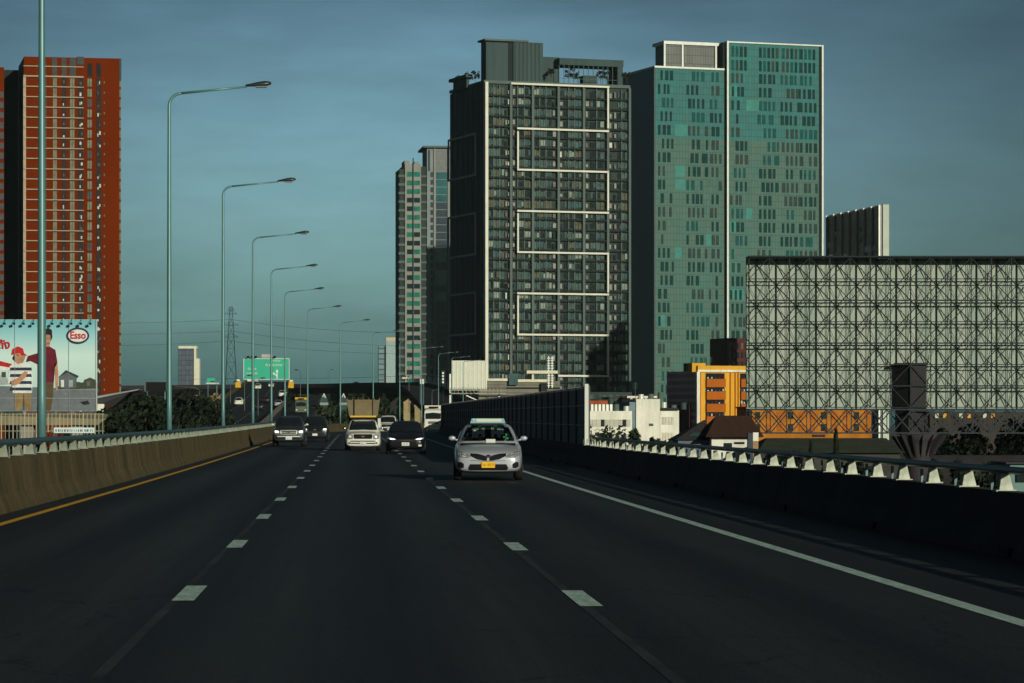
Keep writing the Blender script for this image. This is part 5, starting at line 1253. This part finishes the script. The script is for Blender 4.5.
def vehicle(kind, name, label, cat, body_m, loc, rz=0, group=None, face='sedan', lit=False, trim=None, plate='w', plate_text=None, clear=False, grille_m=None, simple=False, scale=1, dz=0):
    K = dict(KIND[kind]); L = K['L']; y0 = -L / 2
    K['st'] = [(a, b_, c, d + dz, e + dz, f + dz, g, h + dz) for a, b_, c, d, e, f, g, h in K['st']]; K['gh'] = [(g[0] + dz, *g[1:]) for g in K['gh']]; K['roof'] += dz
    root = empty(name, label, cat, loc, rz, group); root.scale = (scale,) * 3
    q = MB(); rings = []
    for (y, ws, wm_, zb, zm, zs, wt, zt_) in K['st']:
        Y = y0 + y; half = [(ws * .75, zb), (ws, zb + .04), (wm_ * .99, zm - .1), (wm_, zm + .06), (wm_ * .965, zs - .06), (wt + (wm_ - wt) * .55, zs), (wt * .8, zt_ - .02), (wt * .4, zt_)]
        rings.append([(x, Y, z) for x, z in half] + [(-x, Y, z) for x, z in reversed(half)])
    q.loft(rings); body = bake_subdiv(q.build('body', body_m, root), 1 if simple else 2)
    q = MB(); rings = []
    def gring(z, f, b_, hw):
        F_, B_ = y0 + f, y0 + b_; bow = .10; pts = []
        for x in (-.98, -.8, -.4, 0, .4, .8, .98): pts.append((x * hw, F_ + bow * (x * x - .3) + (.12 if abs(x) > .9 else 0), z))
        for t in (.2, .5, .8): pts.append((hw * 1.02, F_ + (B_ - F_) * t, z))
        for x in (.98, .8, .4, 0, -.4, -.8, -.98): pts.append((x * hw, B_ - bow * (x * x - .3) - (.12 if abs(x) > .9 else 0), z))
        for t in (.8, .5, .2): pts.append((-hw * 1.02, F_ + (B_ - F_) * t, z))
        return pts
    G = K['gh']; rings = [gring(*g) for g in G]
    zt_, f, b_, hw = G[-1]
    rings.append(gring(K['roof'], f + .35, b_ - .3, hw * .62))
    q.loft(rings, caps=False)
    nb = len(q.v); 
    q.f.append(tuple(range(nb - 20, nb))); q.m.append(0)
    cab = bake_subdiv(q.build('cabin', body_m, root), 1)
    tb, tc_ = bvh(body), bvh(cab)
    g0, g1 = G[1], G[-1]
    wz0, wz1 = G[0][0] + .1, g1[0] - .005
    hw0, hw1 = g0[3] - .1, g1[3] - .01
    wcols = [(-hw0, wz0, wz0 + .08), (-hw1 * 1.02, wz0, wz1 - .05), (-hw1 * .5, wz0, wz1), (0, wz0 + .015, wz1 + .005), (hw1 * .5, wz0, wz1), (hw1 * 1.02, wz0, wz1 - .05), (hw0, wz0, wz0 + .08)]
    if clear:
        cutz = wz0
        bm = bmesh.new(); bm.from_mesh(cab.data)
        dl = []
        for fc in bm.faces:
            c = fc.calc_center_median(); n = fc.normal
            hwz = hw0 + (hw1 - hw0) * (c.z - wz0) / (wz1 - wz0)
            if n.y < -.3 and wz0 < c.z < wz1 and abs(c.x) < hwz: dl.append(fc)
        bmesh.ops.delete(bm, geom=dl, context='FACES'); bm.to_mesh(cab.data); bm.free()
        lm = cab.data.copy(); lo_ = bpy.data.objects.new('headliner', lm); C.objects.link(lo_); lo_.parent = root; lm.materials.clear(); lm.materials.append(interior)
        for v in lm.vertices: v.co = v.co - v.normal * .02
        decal([tc_], wcols, screen, 'windscreen', root, rows=5, off=.004, thick=.004)
    else:
        decal([tc_], wcols, glass_dark, 'windscreen', root, rows=5)
    bz0, bz1 = wz0 + .02, wz1 - .03
    decal([tc_], [(-hw0 + .06, bz0, bz0 + .08), (-hw1, bz0, bz1 - .05), (0, bz0, bz1), (hw1, bz0, bz1 - .05), (hw0 - .06, bz0, bz0 + .08)], glass_dark, 'rear_window', root, axis='back', rows=4)
    for s in (-1, 1):
        F0, B0 = y0 + g0[1] + .35, y0 + g0[2] - .35; F1, B1 = y0 + g1[1] + .15, y0 + g1[2] - .1; M = (F1 + B1) / 2
        z0, z1 = G[0][0] + .09, g1[0] - .06
        decal([tc_], [(F0, z0, z0 + .06), (F1, z0, z1), (M - .05, z0, z1)], glass_dark, 'side_window', root, axis='side', sgn=s, rows=3)
        decal([tc_], [(M + .05, z0, z1), (B1, z0, z1), (B0, z0 + .02, z0 + .08)], glass_dark, 'side_window', root, axis='side', sgn=s, rows=3)
    wf, wr, r, wd = K['wheels']
    for s in (-1, 1):
        for wy in (wf, wr):
            Y = y0 + wy; zc = r; ra = r * 1.16
            cols = [(Y + ra * math.cos(a), .24 if kind == 'sedan' else .36 + dz, max(.26 if kind == 'sedan' else .38 + dz, zc + ra * math.sin(a))) for a in [math.pi - math.pi * k / 12 for k in range(13)]]
            decal([tb], cols, black, 'wheel_arch', root, axis='side', sgn=s, dense=1, rows=3, off=.002, thick=.004)
            wheel(root, s * (K['W'] - wd / 2 + .005), Y, r, wd, s)
    W = K['W']; hz = K['st'][2][5]                 # shoulder height near the nose
    if face == 'sedan':
        for s in (-1, 1):
            cols = [(s * a_, b1, c1) for a_, b1, c1 in [(.46, .60, .635), (.56, .585, .70), (.70, .60, .745), (.82, .66, .765)]]
            if s < 0: cols = cols[::-1]
            h = decal([tb], cols, lens_d, 'headlight', root)
            decal([tb], sorted([(s * .57, .61, .685), (s * .66, .62, .71)]), lens, 'reflector', h, off=.015, dense=1, rows=1)
            decal([tb], sorted([(s * .70, .63, .70), (s * .77, .67, .73)]), lens, 'reflector', h, off=.015, dense=1, rows=1)
            decal([tb], sorted([(s * .62, .33, .43), (s * .70, .32, .48), (s * .77, .36, .47)]), black, 'fog_lamp_recess', root)
        for s in (-1, 1):
            decal([tb], sorted([(s * .03, .515, .60), (s * .11, .515, .645), (s * .28, .545, .685), (s * .45, .63, .695)]), black, 'grille', root)
        decal([tb], [(-.45, .512, .519), (-.3, .508, .518), (0, .488, .505), (.3, .508, .518), (.45, .512, .519)], chrome, 'grille_bar', root)
        decal([tb], [(-.07, .60, .64), (0, .58, .665), (.07, .60, .64)], chrome, 'emblem', root, off=.02)
        decal([tb], [(-.50, .29, .34), (-.46, .27, .42), (.46, .27, .42), (.50, .29, .34)], black, 'air_intake', root)
        pzc = .405
    elif face == 'dark':
        for s in (-1, 1):
            cols = [(s * a, b1, c1) for a, b1, c1 in [(.42, .63, .655), (.6, .62, .69), (.8, .66, .74)]]
            if s < 0: cols = cols[::-1]
            h = decal([tb], cols, lens, 'headlight', root); 
            if lit: decal([tb], sorted([(s * .50, .635, .67), (s * .70, .645, .70)]), lamp_on, 'bulb', h, off=.02)
            decal([tb], sorted([(s * .58, .32, .40), (s * .72, .33, .40)]), lens if s > 0 else black, 'fog_lamp', root)
        decal([tb], [(-.42, .61, .64), (0, .58, .64), (.42, .61, .64)], chrome, 'grille_bar', root)
        decal([tb], [(-.55, .28, .36), (-.45, .27, .55), (.45, .27, .55), (.55, .28, .36)], black, 'air_intake', root)
        decal([tb], [(-.07, .60, .64), (.07, .60, .64)], chrome, 'emblem', root, off=.025)
        pzc = .43
    elif face == 'truck':
        for s in (-1, 1):
            cols = sorted([(s * .50, .74 + dz, .92 + dz), (s * .64, .72 + dz, .96 + dz), (s * .80, .76 + dz, .97 + dz)])
            h = decal([tb], cols, lens_d, 'headlight', root)
            if lit: decal([tb], sorted([(s * .56, .84 + dz, .92 + dz), (s * .76, .85 + dz, .94 + dz)]), lamp_on, 'bulb', h, off=.02)
            else: decal([tb], sorted([(s * .58, .80 + dz, .90 + dz), (s * .70, .80 + dz, .92 + dz)]), lens, 'reflector', h, off=.02)
            decal([tb], sorted([(s * .62, .50 + dz, .57 + dz), (s * .72, .50 + dz, .57 + dz)]), black, 'fog_lamp_recess', root)
        decal([tb], [(-.47, .82 + dz, .94 + dz), (-.43, .74 + dz, .97 + dz), (.43, .74 + dz, .97 + dz), (.47, .82 + dz, .94 + dz)], grille_m or black, 'grille', root)
        if grille_m is steel_pale:
            decal([tb], [(-.40, .77 + dz, .84 + dz), (.40, .77 + dz, .84 + dz)], black, 'grille_slot', root, off=.02)
            decal([tb], [(-.40, .87 + dz, .93 + dz), (.40, .87 + dz, .93 + dz)], black, 'grille_slot', root, off=.02)
        decal([tb], [(-.08, .83 + dz, .89 + dz), (.08, .83 + dz, .89 + dz)], chrome, 'emblem', root, off=.03)
        decal([tb], [(-.60, .49 + dz, .54 + dz), (.60, .49 + dz, .54 + dz)], black, 'air_intake', root)
        decal([tb], [(-.62, .60 + dz, .65 + dz), (.62, .60 + dz, .65 + dz)], trim if trim is steel_pale else black, 'bumper_strip', root)
        pzc = .53 + dz
    # plate
    hh = tb.ray_cast(Vector((0, -8, pzc)), Vector((0, 1, 0)))[0]
    py = hh.y - .03
    q = MB(); q.box(-.17, .17, py - .012, py, pzc - .075, pzc + .075); q.box(-.1, .1, py, py + .06, pzc - .05, pzc + .05); pl = q.build('number_plate', plate_y if plate == 'y' else plate_w, root)
    if plate_text: text(plate_text, 'plate_text', .105, plate_t if plate == 'y' else plate_k, pl, (0, py - .013, pzc + .0), ext=.002)
    # rear
    zr = K['st'][-2][5]
    for s in (-1, 1): decal([tb], sorted([(s * .5, zr - .25, zr - .06), (s * .72, zr - .24, zr - .06)]), tail_m, 'tail_light', root, axis='back')
    # mirrors
    for s in (-1, 1):
        q = MB(); my, mz = y0 + G[1][1] + .38, G[1][0] + .07; q.ico((s * (W + .05), my, mz), (.10, .055, .065)); q.tube([(s * (W - .14), my + .03, mz - .06), (s * W, my + .01, mz - .03)], .025, 6)
        q.build('mirror', body_m if face == 'sedan' else (trim or body_m), root, True)
    return root

silver = paint('silver', (.40, .425, .47), .32, .25)
taxi = vehicle('sedan', 'taxi', 'silver taxi sedan with lit white roof sign and yellow number plate', 'taxi', silver, (3.62, 82.4, rise(80)), R(-2.2), scale=1.05, plate='y', plate_text='ทษ 8810', clear=True)
zr = 1.46
q = MB(); q.hexa([(-.46, -.16, zr), (.46, -.16, zr), (.46, .20, zr), (-.46, .20, zr), (-.42, -.06, zr + .125), (.42, -.06, zr + .125), (.42, .12, zr + .125), (-.42, .12, zr + .125)]); sg = q.build('roof_sign', mat('sign_cyan', (.22, .42, .44), .4), taxi)
q = MB(); q.hexa([(-.31, -.165, zr + .035), (.36, -.165, zr + .035), (.36, -.10, zr + .035), (-.31, -.10, zr + .035), (-.30, -.085, zr + .112), (.35, -.085, zr + .112), (.35, -.05, zr + .112), (-.30, -.05, zr + .112)]); q.build('sign_face', mat('sign_face_white', (.7, .7, .6), .5), sg)
q = MB(); q.box(-.37, -.355, -.135, -.12, zr + .045, zr + .09)
q.box(-.40, -.325, -.137, -.12, zr + .085, zr + .10); q.build('sign_mark', wht, sg)
# cabin contents
q = MB(); q.box(-.70, .70, -1.35, -.75, .86, .945); q.build('dashboard', interior, taxi)
for x in (-.36, .36):
    q = MB(); q.hexa([(x - .24, .0, .4), (x + .24, .0, .4), (x + .24, .15, .4), (x - .24, .15, .4), (x - .2, .22, 1.12), (x + .2, .22, 1.12), (x + .2, .32, 1.12), (x - .2, .32, 1.12)]); q.box(x - .12, x + .12, .26, .34, 1.15, 1.33); q.build('front_seat', mat('seat_red', (.05, .018, .02), .9, spec=0), taxi)
q = MB(); q.box(-.66, .66, .95, 1.1, .5, 1.16); q.hexa([(-.64, 1.0, 1.16), (.64, 1.0, 1.16), (.64, 1.06, 1.16), (-.64, 1.06, 1.16), (-.5, .7, 1.42), (.5, .7, 1.42), (.5, .78, 1.42), (-.5, .78, 1.42)]); q.build('rear_seat', interior, taxi)
q = MB(); q.hexa([(-.05, -1.0, .95), (.19, -1.0, .95), (.19, -.92, .95), (-.05, -.92, .95), (-.05, -.93, 1.05), (.19, -.93, 1.05), (.19, -.91, 1.05), (-.05, -.91, 1.05)]); tag(q.build('paper_card', mat('paper', (.6, .64, .6), .7)), 'white paper card standing on the dashboard of the silver taxi', 'card')
cd = bpy.data.objects['paper_card']; cd.matrix_world = Matrix.Translation(taxi.location) @ Matrix.Rotation(R(-2.2), 4, 'Z') @ Matrix.Scale(1.05, 4)
q = MB()
for k, (x, z, r_) in enumerate(((.44, 1.0, .04), (.5, 1.07, .035), (.41, 1.1, .03), (.47, 1.16, .03), (.52, .98, .03))): q.ico((x, -.86 + .03 * k, z), (r_, .03, r_))
q.tube([(.46, -.85, .945), (.46, -.84, 1.2)], .012, 5)
ch_ = tag(q.build('dashboard_charm', mat('charm_green', (.03, .16, .08), .5)), 'green leafy charm on the taxi dashboard behind the windscreen', 'charm'); ch_.matrix_world = cd.matrix_world.copy()

# the driver, seated behind the wheel (right-hand drive)
def person(label, M):
    me = bpy.data.meshes.new('person'); V = [(0, .10, .58), (0, .14, .78), (0, .17, .98), (0, .15, 1.08), (0, .12, 1.17), (0, .10, 1.27),
        (-.17, .15, 1.0), (-.24, .0, .84), (-.16, -.24, .92), (.17, .15, 1.0), (.24, .0, .84), (.16, -.24, .92), (-.1, -.22, .6), (.1, -.22, .6), (-.11, -.42, .3), (.11, -.42, .3)]
    Rr = [.15, .14, .15, .06, .085, .085, .07, .05, .035, .07, .05, .035, .085, .085, .06, .06]
    E = [(0, 1), (1, 2), (2, 3), (3, 4), (4, 5), (2, 6), (6, 7), (7, 8), (2, 9), (9, 10), (10, 11), (0, 12), (0, 13), (12, 14), (13, 15)]
    for s, w_ in ((-1, 8), (1, 11)):
        for k in range(5):
            b0 = len(V); wx, wy, wz = V[w_]; ln = [.05, .075, .08, .075, .06][k]
            V += [(wx + s * (-.03 + .016 * k), wy - .03, wz + .005 * k), (wx + s * (-.035 + .018 * k), wy - .03 - ln, wz + .02 - .008 * k)]; Rr += [.011, .009]; E += [(w_, b0), (b0, b0 + 1)]
    me.from_pydata(V, E, []); o = bpy.data.objects.new('person', me); C.objects.link(o)
    sk = o.modifiers.new('skin', 'SKIN'); 
    for i, v in enumerate(me.skin_vertices[0].data): v.radius = (Rr[i], Rr[i]); v.use_root = i == 0
    o.modifiers.new('sub', 'SUBSURF').levels = 2
    dg = bpy.context.evaluated_depsgraph_get(); dg.update(); m2 = bpy.data.meshes.new_from_object(o.evaluated_get(dg)); o.modifiers.clear(); o.data = m2
    sk_, sh = mat('skin_tone', (.22, .12, .07), .6), mat('shirt_dark_red', (.12, .02, .025), .9); m2.materials.clear(); m2.materials.append(sk_); m2.materials.append(sh)
    for p in m2.polygons: p.use_smooth = True; p.material_index = 0 if (p.center.z > 1.06 or (p.center.y < -.1 and p.center.z > .8)) else 1
    tag(o, label, 'person'); o.matrix_world = M
    q = MB(); q.ico((0, .125, 1.275), (.098, .108, .07)); q.build('hair', mat('hair_black', (.01, .01, .01), .7), o, True)
    q = MB()
    for x in (-.033, .033): q.ico((x, .028, 1.235), (.014, .01, .008))
    q.build('eyes', black, o, True)
    q = MB(); q.ico((0, .02, 1.205), (.014, .02, .022)); q.ico((0, .035, 1.168), (.025, .01, .008)); q.ico((-.085, .12, 1.21), (.012, .02, .03)); q.ico((.085, .12, 1.21), (.012, .02, .03)); q.build('nose_mouth_ears', sk_, o, True)
person('driver in a dark red shirt seated behind the windscreen of the silver taxi', Matrix.Translation(taxi.location) @ Matrix.Rotation(R(-2.2), 4, 'Z') @ Matrix.Scale(1.05, 4) @ Matrix.Translation((-.36, 0, 0)))
q = MB(); q.tube([(-.36 + .18 * math.cos(6.2832 * k / 20), -.34 - .06 * math.sin(6.2832 * k / 20), .90 + .17 * math.sin(6.2832 * k / 20)) for k in range(21)], .014, 6, cap=False); q.build('steering_wheel', black, taxi, True)

blackp = paint('black', (.010, .009, .011), .35, coat=.12)
vehicle('sedan', 'black_sedan', 'black sedan with lit headlights just left of the silver taxi', 'car', blackp, (2.35, 141, rise(140)), R(-1.5), face='dark', lit=True, plate_text='กข 52', scale=1.03)
whitep = paint('white', (.66, .66, .58), .4)
wp = vehicle('pickup', 'white_pickup', 'white pickup carrying a tall tan covered load on its roof rack', 'pickup', whitep, (.37, 152, rise(150)), R(-.5), face='truck', trim=chrome, plate_text='ฒญ 41', dz=-.14)
q = MB(); q.box(-.66, .66, -.35, -.22, 1.68, 1.76); q.box(-.66, .66, -.4, -.16, 1.60, 1.68, 1)
q.box(.74, .88, -.55, -.35, 1.12, 1.62, 2); q.build('roof_rack', [mat('rack_yellow', (.62, .40, .05), .6), black, steel_pale], wp)
tanm = mat('load_canvas', (.15, .128, .08), .85, var=.2, scale=1.5); 
ld = empty('cargo_load', 'tall tan covered load flaring upward on the back of the white pickup', 'load', (.37, 152, rise(150)))
q = MB(); q.hexa([(-.72, -.10, 1.74), (.72, -.10, 1.74), (.72, 2.5, 1.18), (-.72, 2.5, 1.18), (-.84, -.18, 2.56), (.84, -.18, 2.56), (.84, 2.5, 2.56), (-.84, 2.5, 2.56)]); q.build('cover', tanm, ld)
q = MB(); q.hexa([(-.44, -.16, 1.75), (.44, -.16, 1.75), (.44, -.09, 1.75), (-.44, -.09, 1.75), (-.44, -.23, 2.57), (.44, -.23, 2.57), (.44, -.16, 2.57), (-.44, -.16, 2.57)]); q.build('front_panel', mat('load_panel', (.17, .135, .075), .85, var=.2, scale=3), ld)
for x in (-.47, .47):
    q = MB(); q.hexa([(x - .02, -.165, 1.75), (x + .02, -.165, 1.75), (x + .02, -.09, 1.75), (x - .02, -.09, 1.75), (x - .02, -.235, 2.57), (x + .02, -.235, 2.57), (x + .02, -.16, 2.57), (x - .02, -.16, 2.57)]); q.build('strap', black, ld)
q = MB()
for k in range(7): q.tube([(-.8 + .27 * k, -.17, 2.57), (-.8 + .27 * k, 1.1, 2.68), (-.8 + .27 * k, 2.45, 2.57)], .035, 5)
q.build('top_folds', tanm, ld)
greyp = paint('graphite', (.035, .042, .045), .35, .2, coat=.2)
vehicle('pickup', 'grey_pickup', 'dark graphite pickup with lit headlights and chrome grille in the left lane', 'pickup', greyp, (-3.77, 171, rise(170)), 0, face='truck', lit=True, grille_m=steel_pale, trim=steel_pale, scale=1.03, dz=-.06, plate_text='ผน 77')  # grille in a pale tone that stands in for bright chrome reflections
dkp = paint('charcoal', (.018, .022, .024), .35, .1, coat=.15)
vehicle('suv', 'dark_suv', 'dark suv half hidden behind the graphite pickup in left lane', 'suv', dkp, (-2.75, 203, rise(200)), 0, dz=-.06, face='truck', lit=True, trim=dkp)
vehicle('suv', 'white_car', 'small far white car between the loaded pickup and the black sedan', 'car', whitep, (2.9, 272, rise(265)), R(-3), face='truck', trim=black, simple=True)

# white box truck far right
def truck(label, loc, rz, cab_m, box_m, name='box_truck', sc=1):
    r = empty(name, label, 'truck', loc, rz); r.scale = (sc,) * 3
    q = MB(); rings = []
    for y, w_, z0, z1 in ((0, 1.0, .55, 1.5), (.05, 1.08, .45, 1.6), (.3, 1.1, .42, 2.55), (.7, 1.1, .42, 2.75), (1.8, 1.1, .42, 2.78), (1.85, 1.05, .5, 2.7)):
        rings.append([(-w_, y, z0), (w_, y, z0), (w_, y, (z0 + z1) / 2), (w_ * .97, y, z1 - .08), (w_ * .85, y, z1), (-w_ * .85, y, z1), (-w_ * .97, y, z1 - .08), (-w_, y, (z0 + z1) / 2)])
    q.loft(rings); cb = q.build('cab', cab_m, r)
    tb = bvh(cb)
    decal([tb], [(-.95, 1.5, 2.2), (0, 1.5, 2.3), (.95, 1.5, 2.2)], glass_dark, 'windscreen', r)
    decal([tb], [(-.6, .9, 1.2), (.6, .9, 1.2)], mat('grille_grey', (.12, .12, .11), .6), 'grille', r)
    for s in (-1, 1):
        decal([tb], sorted([(s * .7, .72, .9), (s * .98, .72, .9)]), lens, 'headlight', r)
        q = MB(); q.box(s * 1.24 - .1, s * 1.24 + .1, .25, .32, 1.5, 1.95); q.tube([(s * 1.05, .3, 1.9), (s * 1.24, .3, 1.9)], .02, 5); q.build('mirror', black, r)
        for y in (.85, 4.6): wheel(r, s * .95, y, .42, .26, s)
    q = MB(); q.box(-1.1, 1.1, -.08, .25, .38, .62); q.build('bumper', cab_m, r)
    q = MB(); q.box(-1.17, 1.17, 1.95, 6.2, .75, 3.2); q.box(-1.0, 1.0, 1.9, 6.0, .5, .74); q.build('cargo_box', box_m, r)
    q = MB(); q.box(-.6, .6, .7, 1.2, 2.8, 3.05); q.build('air_deflector', black, r)
    return r
boxw = mat('box_cream', (.6, .58, .46), .6, var=.1)
truck('cream white box truck driving beside the dark noise wall', (px(433, 372), 372, rise(370)), R(-5), whitep, boxw)
x_, z_ = -11.2 - .004 * 95, .7 + .0235 * 95
truck('yellow topped truck on the slip road right of the green sign', (px(301, 575), 575, z_), 0, mat('cab_green', (.09, .12, .07), .6), yel, 'yellow_truck')
# traffic climbing away beyond the left barrier (seen from behind)
far = [(239, 600, 'suv', whitep, 'large white van climbing the far carriageway beside its left parapet'), (258, 830, 'suv', whitep, 'white car below the left edge of the green sign'), (271, 880, 'sedan', whitep, 'white car under the middle of the green sign'), (282.5, 700, 'suv', whitep, 'white van with dark window near the right parapet'),
       (278.5, 590, 'sedan', silver, 'pale sedan right of centre on the climbing road'), (265.5, 630, 'sedan', blackp, 'dark car with tail lights in the middle of the climbing road'), (259, 560, 'sedan', dkp, 'dark sedan nearest on the climbing road'), (249, 1000, 'suv', whitep, 'farthest white van cresting the climbing road at left'), (256.5, 1000, 'sedan', silver, 'farthest silver car cresting the climbing road')]
for p, Y, kd, pm_, lb in far:
    x, z = roadB(Y); vehicle(kd, 'far_van' if 'van' in lb else 'far_car', lb, 'van' if 'van' in lb else 'car', pm_, (px(p, Y), Y, z + .02), R(180), face='truck' if kd == 'suv' else 'sedan', simple=True, group='cars on the climbing road')
pt = min(fp, key=lambda v: abs((CX + F * v.x / v.y) - 404) + (0 if v.y < 960 else 50))
vehicle('sedan', 'far_car', 'tiny white car on top of the curving flyover at right', 'car', whitep, (px(406, 955), 955, 14.6), R(160), simple=True)
vehicle('sedan', 'far_car', 'tiny dark car on top of the flyover above the loaded pickup', 'car', dkp, (px(357, 1015), 1018, 13.5), R(90), simple=True)
